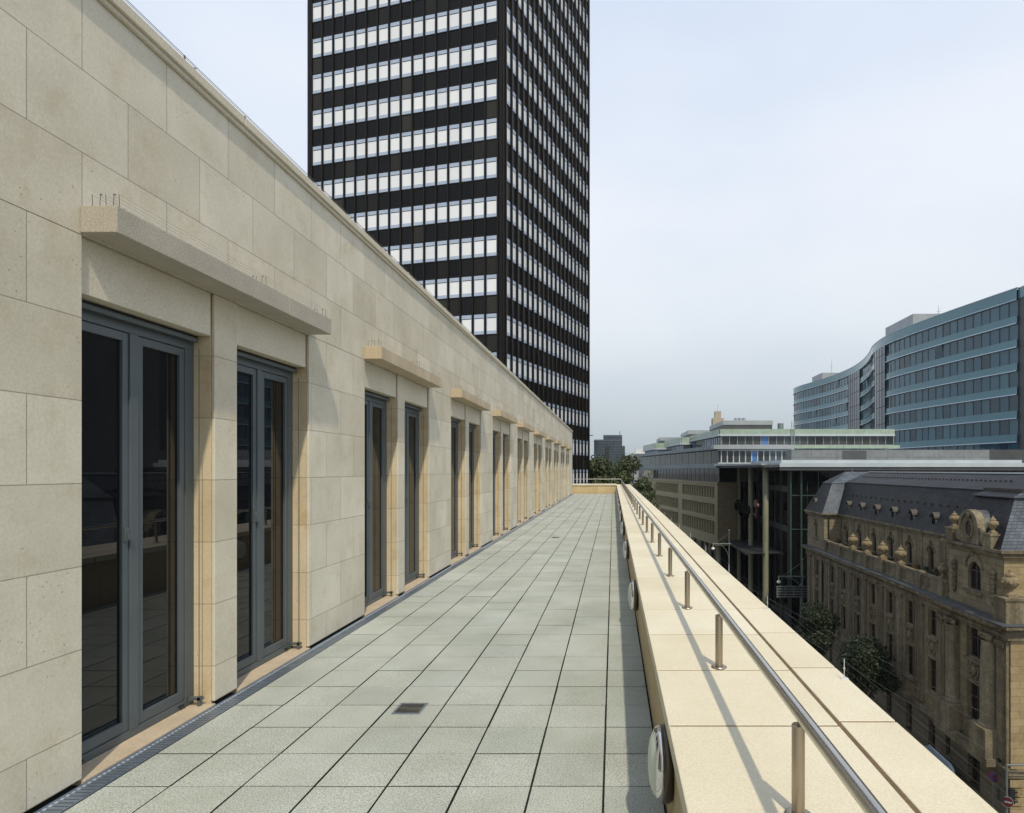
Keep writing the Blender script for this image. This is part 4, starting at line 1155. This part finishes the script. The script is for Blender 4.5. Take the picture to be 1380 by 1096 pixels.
# ================================================================ curved glass office block
M['teal_band'] = mottled('teal_glass_band', (0.10, 0.22, 0.265), (0.12, 0.25, 0.295), 0.05, 0.18, spec=0.6)
M['teal_glass'] = dark_glass('teal_glass', (0.02, 0.05, 0.06), 0.03, 0.7, var=[(0.030, 0.092, 0.135), (0.042, 0.12, 0.165), (0.026, 0.08, 0.12), (0.055, 0.15, 0.20), (0.034, 0.10, 0.145), (0.014, 0.036, 0.055), (0.038, 0.11, 0.155)])
M['violet_glass'] = dark_glass('stair_glass', (0.02, 0.028, 0.045), 0.05, 0.6, var=[(0.022, 0.038, 0.07), (0.035, 0.055, 0.09), (0.02, 0.04, 0.065)])
M['teal_frame'] = mottled('teal_frame', (0.075, 0.115, 0.125), (0.095, 0.14, 0.15), 0.3, 0.4)
M['sill_light'] = mottled('light_sill', (0.55, 0.66, 0.76), (0.62, 0.72, 0.80), 0.3, 0.35)
pts = [(72.6, 108.5), (72.0, 112.0), (70.6, 119), (68.6, 130), (66.8, 143), (66.4, 153), (68.0, 164), (71.3, 175), (74.3, 188), (75.9, 202), (75.6, 218), (73.7, 234), (72.3, 245), (73.2, 255), (78.0, 262), (86, 264)]
def catmull(P, n=8):
    o = []
    for i in range(1, len(P) - 2):
        p0, p1, p2, p3 = [Vector(q) for q in P[i - 1:i + 3]]
        for k in range(n):
            t = k / n
            o.append(.5 * ((2 * p1) + (-p0 + p2) * t + (2 * p0 - 5 * p1 + 4 * p2 - p3) * t * t + (-p0 + 3 * p1 - 3 * p2 + p3) * t ** 3))
    o.append(Vector(P[-2])); return o
dense = catmull(pts, 40)
path = [dense[0]]; acc = 0
for a, b in zip(dense[:-1], dense[1:]):
    acc += (b - a).length
    if acc >= 2.05: path.append(b); acc = 0
CO = Vector((72.0, 112.0, ZG))
curv = empty('curved_office', CO, 'long wavy office block with teal glass bands standing behind the department store', 'office building')
ZT = 34.1 - ZG; FH_ = 4.23; NF = 9
off = []
for i, p in enumerate(path):
    t = (path[min(i + 1, len(path) - 1)] - path[max(i - 1, 0)]).normalized()
    off.append(Vector((-t.y, t.x)))
def q(i, d, z):
    p = path[i] + off[i] * d; return (p.x - CO.x, p.y - CO.y, z)
def strip(mb, d0, d1, z0, z1, m=0, smooth=True):
    for i in range(len(path) - 1):
        mb.face([q(i, d1, z0), q(i + 1, d1, z0), q(i + 1, d1, z1), q(i, d1, z1)], m)
        mb.face([q(i, d0, z1), q(i + 1, d0, z1), q(i + 1, d1, z1), q(i, d1, z1)], m)
        mb.face([q(i, d0, z0), q(i + 1, d0, z0), q(i + 1, d1, z0), q(i, d1, z0)], m)
stair = set()
def uu(i): return 826.5 + 848 * path[i].x / path[i].y
for i in range(len(path) - 1):
    if 1146 < uu(i) < 1160 and path[i].y > 178: stair.add(i)
    if 1183 < uu(i) < 1197 and path[i].y < 170: stair.add(i)
bandm = MB(); sill = MB(); frame = MB(); panes = []
strip(bandm, -.4, .22, ZT - 2.0, ZT); strip(sill, -.4, .34, ZT - 2.12, ZT - 2.0)
strip(sill, -.4, .3, ZT, ZT + .08)
for f in range(NF):
    zt = ZT - 2.12 - FH_ * f; zb = zt - 2.78
    strip(bandm, -.4, .15, zt - FH_ + .17, zb); strip(sill, -.4, .30, zt - FH_, zt - FH_ + .17)
    for i in range(len(path) - 1):
        a = Vector(q(i, -.12, 0)); b = Vector(q(i + 1, -.12, 0)); d = (b - a)
        if i in stair: continue
        panes.append((i, f, zb, zt, -((a + CO - Vector((0, 0, 1.75))).length) if True else 0))
for i in range(len(path)):
    frame.tube(q(i, -.06, 0), q(i, -.06, ZT - 2), .05, n=4, caps=False)
bandm.build('spandrel_band', M['teal_band'], curv); sill.build('sill_band', M['sill_light'], curv); frame.build('window_frame', M['teal_frame'], curv)
def pane(mb, i, f, zb, zt):
    j0, j1 = random.uniform(-.012, .012), random.uniform(-.012, .012)
    op = random.random() < .035
    d0 = -.15 + (0.28 if op else 0)
    mb.face([q(i, -.15 + j0, zb), q(i + 1, -.15 + j1, zb), q(i + 1, d0 + j0, zt), q(i, d0 + j1, zt)])
panes.sort(key=lambda t: (0 if t[1] <= 6 else 1, -t[4]))
for t in panes[:99]:
    mb = MB(); pane(mb, *t[:4]); mb.build('window', M['teal_glass'], curv)
mb = MB()
for t in panes[99:]: pane(mb, *t[:4])
tag(mb.build('window', M['teal_glass'], curv), kind='stuff')
# stair strips run the full height, in front of the bands
groups = [sorted(i for i in stair if path[i].y > 175), sorted(i for i in stair if path[i].y <= 175)]
for gset in groups:
    mb = MB()
    for i in gset:
        for f in range(NF * 2):
            z1 = ZT - 2.1 - f * FH_ / 2
            mb.face([q(i, .32, z1 - FH_ / 2 + .06), q(i + 1, .32, z1 - FH_ / 2 + .06), q(i + 1, .32, z1 - .06), q(i, .32, z1 - .06)])
    mb.build('stair_glazing', M['violet_glass'], curv)
    mb = MB()
    for i in gset:
        for k in (i, i + 1): mb.tube(q(k, .33, 0), q(k, .33, ZT - 2), .06, n=4, caps=False)
    mb.build('stair_frame', M['black'], curv)
# body: roof deck and walls behind the glass
n = len(path)
outer = [q(i, -.45, 0)[:2] for i in range(n)]
inner = [(100 - CO.x, path[-1].y - CO.y), (100 - CO.x, 112 - CO.y)]
mb = MB()
for i in range(n - 1):
    mb.face([(*outer[i], 0), (*outer[i + 1], 0), (*outer[i + 1], ZT - .1), (*outer[i], ZT - .1)])
for i in range(n - 1):
    mb.face([(*outer[i], ZT - .1), (*outer[i + 1], ZT - .1), (28, outer[i + 1][1], ZT - .1), (28, outer[i][1], ZT - .1)])
mb.box(27.9, 28.4, -3, 147, 0, ZT - .1)
mb.build('inner_wall', M['black'], curv)
mb = MB(); mb.box(.2, 28, -3.2, -.02, 0, ZT - 1.95)
mb.build('end_wall', M['dark_panel'], curv)
mb = MB(); mb.box(.1, 28, -3.3, .02, ZT - 1.95, ZT - .01); mb.build('spandrel_band', M['teal_band'], curv)
for (x0, x1, y0, y1, h) in ((70.5, 84, 148, 163, 6.3), (79, 90, 238, 250, 6.3)):
    mb = MB(); mb.box(x0 - CO.x, x1 - CO.x, y0 - CO.y, y1 - CO.y, ZT - .1, ZT + h - 2)
    mb.build('roof_housing', [M['alu']], curv)
for (x, y, h) in ((76, 147, 6), (79.8, 230, 8)):
    mb = MB(); mb.tube((x - CO.x, y - CO.y, ZT), (x - CO.x, y - CO.y, ZT + h), .10, .04, n=6)
    for i in range(3): mb.tube((x - CO.x - .5, y - CO.y, ZT + h * .6 + i * .5), (x - CO.x + .5, y - CO.y, ZT + h * .6 + i * .5), .04, n=4)
    mb.build('mast', M['alu'], curv)
# ================================================================ far buildings, trees, street
M['far_glass'] = dark_glass('far_blue_glass', (0.04, 0.06, 0.08), 0.15, 0.5, var=[(0.035, 0.05, 0.068), (0.05, 0.07, 0.09), (0.03, 0.042, 0.056)])
M['far_frame'] = mottled('far_grid', (0.06, 0.08, 0.10), (0.08, 0.10, 0.125), 0.1, 0.6)
M['far_beige'] = mottled('far_sandstone', (0.33, 0.29, 0.22), (0.40, 0.35, 0.27), 0.1, 0.8)
M['far_white'] = mottled('far_render', (0.50, 0.52, 0.52), (0.58, 0.60, 0.60), 0.1, 0.7)
M['far_grey'] = mottled('far_grey_wall', (0.25, 0.28, 0.30), (0.31, 0.34, 0.36), 0.1, 0.7)
M['tile_red'] = mottled('red_tiles', (0.33, 0.15, 0.08), (0.42, 0.20, 0.11), 0.4, 0.8)

# stepped blue glass office, 320 m away
fo = empty('distant_office', (-10, 320, ZG), 'distant stepped dark blue glass office block above the trees', 'office building')
Yf = 320.0
def PX(u, Y): return (u - 826.5) / 848 * Y
def PZ(v, Y): return 1.75 + (633 - v) / 848 * Y
def rel(u, v): return PX(u, Yf) + 10, PZ(v, Yf) - ZG
blocks = [(800.3, 804, 592.5, 1), (804, 838.5, 592.5, 0), (813, 838.5, 586.3, .6), (838, 842.3, 601, .4)]
for a, b, v, dy in blocks:
    x0, z1 = rel(a, v); x1, _ = rel(b, v)
    mb = MB(); mb.box(x0, x1, dy, 16 - dy, 0, z1); mb.build('block', M['far_frame'], fo)
    F = Frame((x0, dy, 0), (1, 0, 0), (0, -1, 0)); g = MB()
    k = max(1, int((x1 - x0) / 1.15)); w = (x1 - x0) / k
    z = z1 - .7
    while z > 14:
        for i in range(k): g.fbox(F, i * w + .12, (i + 1) * w - .12, 0, .12, z - 1.0, z)
        z -= 1.3
    g.build('glazing', M['far_glass'], fo)
x0, z1 = rel(815.3, 602); x1, _ = rel(821, 602)
mb = MB(); mb.box(x0, x1, -.3, .3, 0, z1); mb.build('dark_strip', M['black'], fo)
x0, z1 = rel(835.2, 586.3); mb = MB(); mb.tube((x0, 4, z1), (x0, 4, z1 + 2.2), .15, n=6); mb.box(-6, -3.4, 2, 6, rel(0, 592.5)[1], rel(0, 591)[1]); mb.box(-2.0, -.5, 2, 4, rel(0, 587)[1], rel(0, 588.6)[1] + 1); mb.build('roof_plant', M['far_frame'], fo)

ft = empty('distant_tower', (66, 400, ZG), 'small distant sandstone tower with stepped top and mast above the rooftops', 'tower')
mb = MB(); mb.box(-2.6, 4.2, 0, 7, 0, PZ(563.5, 400) - ZG); mb.build('shaft', M['far_beige'], ft)
mb = MB(); mb.box(-1.0, 2.8, 1.5, 5.5, PZ(563.5, 400) - ZG, PZ(554, 400) - ZG); mb.build('top_stage', M['far_beige'], ft)
mb = MB(); mb.tube((.9, 3, PZ(554, 400) - ZG), (.9, 3, PZ(546, 400) - ZG), .25, .1, n=6); mb.box(.5, 1.5, 2.9, 3.1, PZ(547, 400) - ZG, PZ(545, 400) - ZG); mb.build('mast', M['far_white'], ft)

def small_house(x0, x1, y, v_eave, v_top, mat, roof, label, name='distant_house'):
    e = empty(name, (x0, y, ZG), label, 'building')
    z0 = PZ(v_eave, y) - ZG; z1 = PZ(v_top, y) - ZG
    mb = MB(); mb.box(0, x1 - x0, 0, 12, 0, z0); mb.build('wall', mat, e)
    mb = MB(); w = x1 - x0
    if roof is M['tile_red']: mb.extr([(-.3, -.3, z0), (-.3, 12.3, z0), (-.3, 6, z1)], (w + .6, 0, 0))
    else: mb.box(w * .25, w * .8, 2, 9, z0, z1); mb.box(-.2, w + .2, -.2, 12.2, z0 - .3, z0 + .15)
    mb.build('roof', roof, e)
    F = Frame((0, 0, 0), (1, 0, 0), (0, -1, 0)); k = max(2, int(w / 3))
    for i in range(k):
        mb = MB()
        mb.fbox(F, (i + .25) * w / k, (i + .7) * w / k, 0, .05, z0 - 2.8, z0 - 1.2); mb.build('window', M['glass_dark'], e)
small_house(PX(851, 300), PX(874, 300), 300, 611, 605, M['far_grey'], M['far_white'], 'low distant grey building with white roof structure beyond the trees')
small_house(PX(841, 260), PX(850.5, 260), 260, 622, 617, M['far_beige'], M['tile_red'], 'tiny distant house with orange tiled roof just right of the trees')
small_house(PX(905, 380), PX(960, 380), 380, 604, 600, M['far_grey'], M['far_grey'], 'wide low distant grey block hidden behind the store roof')

# ---- trees
def leaf_mat(name, cols):
    m, n, l, b = new_mat(name); setp(b, 0.55, 0, 0.3)
    g = n.new('ShaderNodeNewGeometry'); r = n.new('ShaderNodeValToRGB'); e = r.color_ramp.elements
    e[0].color = (*cols[0], 1); e[1].color = (*cols[-1], 1)
    for i in range(1, len(cols) - 1):
        k = e.new(i / (len(cols) - 1)); k.color = (*cols[i], 1)
    l.new(g.outputs['Random Per Island'], r.inputs[0]); l.new(r.outputs[0], b.inputs['Base Color'])
    return m
M['leaf'] = leaf_mat('tree_leaf', [(0.026, 0.040, 0.014), (0.038, 0.055, 0.017), (0.052, 0.070, 0.022), (0.032, 0.047, 0.017), (0.070, 0.085, 0.03)])
M['leaf_dark'] = leaf_mat('street_tree_leaf', [(0.013, 0.020, 0.010), (0.018, 0.027, 0.013), (0.025, 0.035, 0.016), (0.015, 0.023, 0.011)])
M['bark'] = mottled('bark', (0.06, 0.05, 0.038), (0.11, 0.09, 0.07), 2.5, 0.9, 0.4, dist=0.03, fine=(9, .7, 1.15))
def tree(name, x, y, h, cr, leaf_n, leaf_s, label, mat, group, seed, crown_lo=.32):
    rnd = random.Random(seed)
    e = empty(name, (x, y, ZG), label, 'tree', group)
    t = MB(); th = h * .34
    t.tube((0, 0, 0), (.1, .1, th), h * .020, h * .014, n=9)
    lobes = []
    for i in range(9):
        a = i * 2.4 + rnd.uniform(-.3, .3); rr = cr * rnd.uniform(.35, .72); zz_ = h * rnd.uniform(crown_lo + .12, .86)
        rr *= 1.0 if zz_ < h * .7 else .62
        c = Vector((rr * math.cos(a), rr * math.sin(a), zz_)); lobes.append((c, cr * rnd.uniform(.34, .56)))
        m_ = Vector((c.x * .45, c.y * .45, (th + c.z) / 2 + h * .03))
        t.tube((.1, .1, th * rnd.uniform(.8, 1)), m_, h * .010, h * .006, n=6, caps=False); t.tube(m_, c, h * .006, h * .002, n=5, caps=False)
    lobes.append((Vector((0, 0, h * .86)), cr * .5)); lobes.append((Vector((.1 * cr, 0, h * .62)), cr * .62))
    t.tube((.1, .1, th), (0, 0, h * .9), h * .013, h * .003, n=6, caps=False)
    t.build('trunk', M['bark'], e)
    c = MB()
    tot = sum(r ** 2 for _, r in lobes)
    for (ctr, r) in lobes:
        for _ in range(int(leaf_n * r * r / tot)):
            d = Vector((rnd.gauss(0, 1), rnd.gauss(0, 1), rnd.gauss(0, 1))).normalized()
            k = r * (rnd.random() ** .35) * rnd.uniform(.8, 1.12)
            p = ctr + Vector((d.x * k, d.y * k, d.z * k * .8))
            s = leaf_s * rnd.uniform(.55, 1.3)
            nrm = (d + Vector((rnd.gauss(0, .6), rnd.gauss(0, .6), rnd.gauss(.3, .6)))).normalized()
            a_ = nrm.orthogonal().normalized(); b_ = nrm.cross(a_); ang_ = rnd.uniform(0, 6.28)
            a2 = a_ * math.cos(ang_) + b_ * math.sin(ang_); b2 = nrm.cross(a2)
            c.face([p - a2 * s, p + b2 * s * .55, p + a2 * s * 1.1, p - b2 * s * .5])
    c.build('crown', mat, e)
    return e
tree('park_tree', -2.6, 103, PZ(620, 103) - ZG + 2.6, 4.8, 8000, .30, 'large leafy tree right beside the foot of the dark tower', M['leaf'], 'trees at the end of the street', 1)
tree('park_tree', 2.6, 108, PZ(617, 108) - ZG + 2.6, 4.8, 8000, .30, 'large leafy tree under the distant blue office block', M['leaf'], 'trees at the end of the street', 2)
tree('park_tree', 4.7, 101, PZ(641, 101) - ZG + 1.6, 3.1, 6500, .25, 'lower leafy tree nearest to the store facade at the end of the street', M['leaf'], 'trees at the end of the street', 3)
tree('park_tree', 0.4, 122, PZ(628, 122) - ZG + 2.4, 4.8, 5500, .33, 'leafy tree half hidden between the two tallest trees', M['leaf'], 'trees at the end of the street', 4)
tree('street_tree', 20.3, 63.5, 9.2, 2.8, 12000, .145, 'dark street tree farther along the old sandstone facade', M['leaf_dark'], 'street trees before the sandstone facade', 5, .2)
tree('street_tree', 20.5, 51.5, 8.9, 2.8, 13000, .14, 'dark street tree nearer the camera, before the old sandstone facade', M['leaf_dark'], 'street trees before the sandstone facade', 6, .2)
# planting behind the balustrade
def bush(y, r, n, lab, seed, red=False):
    rnd = random.Random(seed)
    e = MB()
    for _ in range(n):
        d = Vector((rnd.gauss(0, 1), rnd.gauss(0, 1), rnd.gauss(0, 1))).normalized() * (r * rnd.random() ** .4)
        p = Vector((d.x * .7, d.y, d.z * .8)); s = .09 * rnd.uniform(.6, 1.3)
        a = Vector((rnd.gauss(0, 1), rnd.gauss(0, 1), rnd.gauss(0, 1))).normalized(); b = a.orthogonal().normalized()
        e.face([p - a * s, p + b * s * .6, p + a * s, p - b * s * .6], 1 if red and rnd.random() < .4 else 0)
    o = e.build('balcony_shrub', [M['leaf_dark'], M['flower']]); o.location = (24.75, y, -7.5 + 1.0 + r * .3)
    tag(o, lab, 'shrub', 'shrubs behind the balustrade')
M['flower'] = leaf_mat('dull_red_leaf', [(0.10, 0.035, 0.025), (0.14, 0.06, 0.04)])
for i, (y, r, red, lab) in enumerate([(48.0, .75, True, 'reddish shrub behind the balustrade next to the near pavilion'), (49.9, .6, False, 'dark green ball shrub behind the balustrade near the end urn'),
        (51.4, .5, True, 'small reddish shrub behind the balustrade, right of the urns'), (58.1, .5, False, 'small shrub between the middle two stone urns'),
        (65.4, .55, True, 'reddish shrub left of the farthest urn on the balustrade'), (69.6, .6, True, 'reddish shrub in the far corner of the balustrade by the drainpipe')]):
    bush(y, r, 420, lab, 20 + i, red)

# ---- street
M['asphalt'] = mottled('asphalt', (0.040, 0.041, 0.042), (0.06, 0.06, 0.06), 0.5, 0.85, fine=(30, .85, 1.1))
M['slabs'] = mottled('pavement_slabs', (0.17, 0.165, 0.155), (0.22, 0.215, 0.20), 0.6, 0.85, fine=(6, .85, 1.1))
M['ground'] = mottled('town_ground', (0.10, 0.10, 0.09), (0.15, 0.145, 0.125), 0.02, 0.9)
M['paint'] = mottled('road_paint', (0.6, 0.6, 0.58), (0.7, 0.7, 0.68), 2, 0.7)
mb = MB(); mb.face([(-2500, -2500, ZG - .02), (2500, -2500, ZG - .02), (2500, 3500, ZG - .02), (-2500, 3500, ZG - .02)])
tag(mb.build('ground', M['ground']), kind='structure')
mb = MB(); mb.box(4.5, 18.3, -60, 240, ZG - .015, ZG); mb.box(18.3, 90, 25, 35, ZG - .014, ZG - .001); mb.box(18.3, 90, 80, 84, ZG - .014, ZG - .001)
tag(mb.build('road', M['asphalt']), kind='structure')
mb = MB(); mb.box(18.3, 24.2, 36, 79, ZG - .01, ZG + .13); mb.box(1.2, 4.5, -60, 90, ZG - .01, ZG + .13); mb.box(18.3, 60, 84.5, 112, ZG - .01, ZG + .13); mb.box(24.2, 60, 35.5, 37.9, ZG - .01, ZG + .13)
tag(mb.build('pavement', M['slabs'], bevel=.03), kind='structure')
mb = MB()
for y in range(-40, 200, 6): mb.box(11.3, 11.45, y, y + 3, ZG + .001, ZG + .004)
tag(mb.build('lane_marking', M['paint']), kind='structure')
mb = MB()
for x in (8.2, 9.64, 13.2, 14.64): mb.box(x, x + .07, -60, 200, ZG + .001, ZG + .006)
tag(mb.build('tram_track', M['iron']), kind='structure')

# tram wires over the street
M['wire'] = mottled('wire_grey', (0.16, 0.17, 0.17), (0.2, 0.21, 0.21), 1, 0.5)
for i, (p0, p1, lab) in enumerate([((12.2, 100, -13.0), (20.5, 34, -13.6), 'thin tram wire nearest the terrace slanting above the street'), ((14.0, 100, -13.0), (22.6, 36, -13.6), 'thin tram wire running close to the sandstone facade'), ((13.1, 100, -12.0), (21.6, 36, -12.4), 'thin upper tram wire in the middle of the street')]):
    mb = MB(); a = Vector(p0); b = Vector(p1)
    for k in range(12):
        f = lambda t: a.lerp(b, t) - Vector((0, 0, 1.2 * t * (1 - t)))
        mb.tube(f(k / 12), f((k + 1) / 12), .007, n=4, caps=False)
    tag(mb.build('tram_wire', M['wire']), lab, 'wire', 'tram wires over the street')

# street lamps: mast with bracket arm and hanging globe
M['mast'] = mottled('grey_mast', (0.13, 0.155, 0.155), (0.17, 0.195, 0.195), 0.6, 0.5, metal=0.3)
M['globe'] = mottled('lamp_globe', (0.75, 0.72, 0.6), (0.8, 0.78, 0.66), 1, 0.3)
def mast(x, y, h, arm_z, arm, lab):
    e = empty('street_lamp', (x, y, ZG), lab, 'street lamp', 'masts along the street')
    p = MB(); p.tube((0, 0, 0), (0, 0, h), .13, .07, n=10); p.blob((0, 0, h + .1), .14, 8, 6); p.build('pole', M['mast'], e)
    a = MB(); a.tube((.3, 0, arm_z), (-arm, 0, arm_z), .08, n=8); a.tube((-.05, 0, h - .3), (-arm * .8, 0, arm_z + .1), .025, n=6)
    for i in range(8):
        t0, t1 = math.pi / 2 * i / 8, math.pi / 2 * (i + 1) / 8
        f = lambda t: (-arm * .72 * math.cos(t), 0, arm_z - 1.9 + 1.8 * math.cos(t - math.pi / 2) if False else arm_z - .1 - 2.2 * (1 - math.cos(math.pi / 2 - t)))
        a.tube((-arm * .72 + arm * .72 * math.sin(t0), 0, arm_z - .1 - 2.4 * (1 - math.cos(t0))), (-arm * .72 + arm * .72 * math.sin(t1), 0, arm_z - .1 - 2.4 * (1 - math.cos(t1))), .045, n=6, caps=False)
    a.build('bracket', M['mast'], e)
    g = MB(); g.tube((-arm * .97, 0, arm_z), (-arm * .97, 0, arm_z - .5), .03, n=6); g.blob((-arm * .97, 0, arm_z - .72), (.27, .27, .22), 10, 7); g.build('lamp_head', M['globe'], e)
    return e
Ym = 82.0
mast(PX(1081.5, Ym), Ym, PZ(755, Ym) - ZG, PZ(777, Ym) - ZG, 3.2, 'street mast with bracket lamp and slatted sign panel near the old building')
Ym2 = 92.0
mast(PX(982.5, Ym2), Ym2, PZ(716, Ym2) - ZG, PZ(733, Ym2) - ZG, 2.4, 'street mast with bracket lamp in front of the dark slatted canopy')
# back of an overhead direction sign
sg = empty('overhead_sign', (PX(1071, 79), 79.5, ZG), 'overhead road sign seen from behind, showing its open metal slats', 'road sign')
z0, z1 = PZ(804.5, 79.5) - ZG, PZ(790.5, 79.5) - ZG
w2 = 2.1
p = MB()
for i in range(5): p.box(-w2, w2, -.03, .03, z0 + (z1 - z0) * i / 4 - .06, z0 + (z1 - z0) * i / 4 + .06)
p.build('slats', M['mast'], sg)
for i in range(5):
    p = MB(); x = -w2 + i * w2 / 2; p.box(x - .06, x + .06, -.07, -.03, z0 - .1, z1 + .1); p.build('upright', M['mast'], sg)
p = MB(); p.box(-w2, w2, .031, .06, z0 + .05, z1 - .05); p.build('panel', M['black'], sg)
p = MB(); p.tube((1.0, .25, 0), (1.0, .25, z1 + .3), .12, n=10); p.build('pole', M['mast'], sg)

# corner: traffic lights, no entry sign, no stopping sign
M['sign_blue'] = mottled('sign_blue', (0.015, 0.03, 0.09), (0.02, 0.035, 0.10), 2, 0.4)
M['traffic_red'] = mottled('sign_signal_red', (0.085, 0.011, 0.010), (0.10, 0.013, 0.012), 2, 0.4)
M['traffic_white'] = mottled('sign_white', (0.25, 0.27, 0.30), (0.29, 0.31, 0.34), 2, 0.4)
tl = empty('traffic_light', (23.25, 37.2, ZG), 'grey corner pole with traffic light heads and a long arm at the sunlit corner', 'traffic light')
hz = PZ(1031, 37.2) - ZG
p = MB(); p.tube((0, 0, 0), (0, 0, hz), .07, n=10); p.build('pole', M['mast'], tl)
p = MB(); p.tube((0, 0, hz), (7, -.3, hz + .1), .06, n=8); p.build('arm', M['mast'], tl)
def head(dx, dy, zt, face):
    h = MB(); h.box(dx - .14, dx + .14, dy - .12, dy + .12, zt - .86, zt)
    o = h.build('signal_head', M['black'], tl)
    for i in range(3):
        v = MB(); c = Vector((dx, dy, zt - .16 - .27 * i)); d = Vector(face)
        v.tube(c + d * .10, c + d * .30, .11, .10, n=10, caps=False); v.build('visor', M['black'], o)
head(-.32, .02, PZ(1060, 37.2) - ZG, (0, 1, 0)); head(.30, 0, PZ(1063, 37.2) - ZG, (1, -.2, 0))
p = MB(); zc = PZ(1080.5, 37.1) - ZG
nv = Vector((-.55, -.83, 0)).normalized(); sv = Vector((nv.y, -nv.x, 0))
def disc(mb, c, r, d0, d1, m, n=24):
    c = Vector(c); mb.tube(c + nv * d0, c + nv * d1, r, n=n, m=m)
p = MB(); disc(p, (-.02, -.13, zc), .31, 0, .02, 0); disc(p, (-.02, -.13, zc), .285, .02, .024, 1)
q0 = Vector((-.02, -.13, zc)) + nv * .026
p.hexa([q0 + sv * a + Vector((0, 0, b)) + nv * c for c in (0, .004) for a, b in ((-.22, -.05), (.22, -.05), (.22, .05), (-.22, .05))], 0)
no = empty('no_entry_sign', (23.25, 37.2, ZG), 'round red no entry sign with white bar on the corner pole', 'traffic sign')
p.build('disc', [M['traffic_white'], M['traffic_red']], no)
ns = empty('no_stopping_sign', (22.95, 38.0, ZG), 'round blue sign with red rim and red cross stroke on a slim post', 'traffic sign')
zc = PZ(1047, 38) - ZG
p = MB(); p.tube((0, 0.03, 0), (0, .03, zc + .1), .03, n=8); p.build('post', M['mast'], ns)
p = MB(); disc(p, (0, 0, zc), .31, 0, .02, 0); disc(p, (0, 0, zc), .25, .02, .024, 1)
q0 = Vector((0, 0, zc)) + nv * .026
for sgn in (-1, 1):
    u_ = (sv * .7071 + Vector((0, 0, .7071 * sgn))); v_ = (sv * -.7071 * sgn + Vector((0, 0, .7071)))
    e_ = .002 if sgn > 0 else 0
    p.hexa([q0 + u_ * a + v_ * b + nv * (c + e_) for c in (0, .003) for a, b in ((-.25, -.03), (.25, -.03), (.25, .03), (-.25, .03))], 0)
p.build('disc', [M['traffic_red'], M['sign_blue']], ns)

# van parked by the facade
M['van_paint'] = mottled('pale_blue_paint', (0.26, 0.32, 0.37), (0.29, 0.35, 0.40), 1, 0.25, coat=.6)
van = empty('parked_van', (22.08, 43.6, ZG + .05), 'pale blue van roof just visible beside the sandstone facade', 'van')
def mkvan():
    sec = [(-2.3, .4), (-2.35, .9), (-1.7, 1.15), (-1.15, 1.95), (-.8, 2.12), (2.1, 2.15), (2.35, 1.9), (2.4, .4)]
    b = MB(); b.extr([(-.88, y, z) for y, z in sec], (1.76, 0, 0)); b.build('body', M['van_paint'], van, bevel=.09)
    g = MB(); g.face([(-.75, -1.64, 1.24), (.75, -1.64, 1.24), (.7, -1.17, 1.92), (-.7, -1.17, 1.92)])
    for x in (-.888, .888): g.face([(x, -1.3, 1.15), (x, -.1, 1.15), (x, -.1, 1.75), (x, -1.0, 1.75)]); 
    g.build('window', M['glass_dark'], van)
    for x in (-.82, .82):
        for y in (-1.5, 1.5):
            w_ = MB(); w_.tube((x - .1, y, .33), (x + .1, y, .33), .33, n=16); o = w_.build('wheel', M['black'], van)
mkvan()
# ================================================================ air
hm = bpy.data.materials.new('haze_air'); hm.use_nodes = True
n = hm.node_tree.nodes; n.clear()
o = n.new('ShaderNodeOutputMaterial'); v = n.new('ShaderNodeVolumePrincipled')
v.inputs['Color'].default_value = (0.86, 0.90, 0.95, 1); v.inputs['Density'].default_value = 0.00009
hm.node_tree.links.new(v.outputs[0], o.inputs['Volume'])
mb = MB(); mb.box(-2600, 2600, -2600, 3600, ZG - 1.2, 82)
tag(mb.build('haze', hm), kind='stuff')
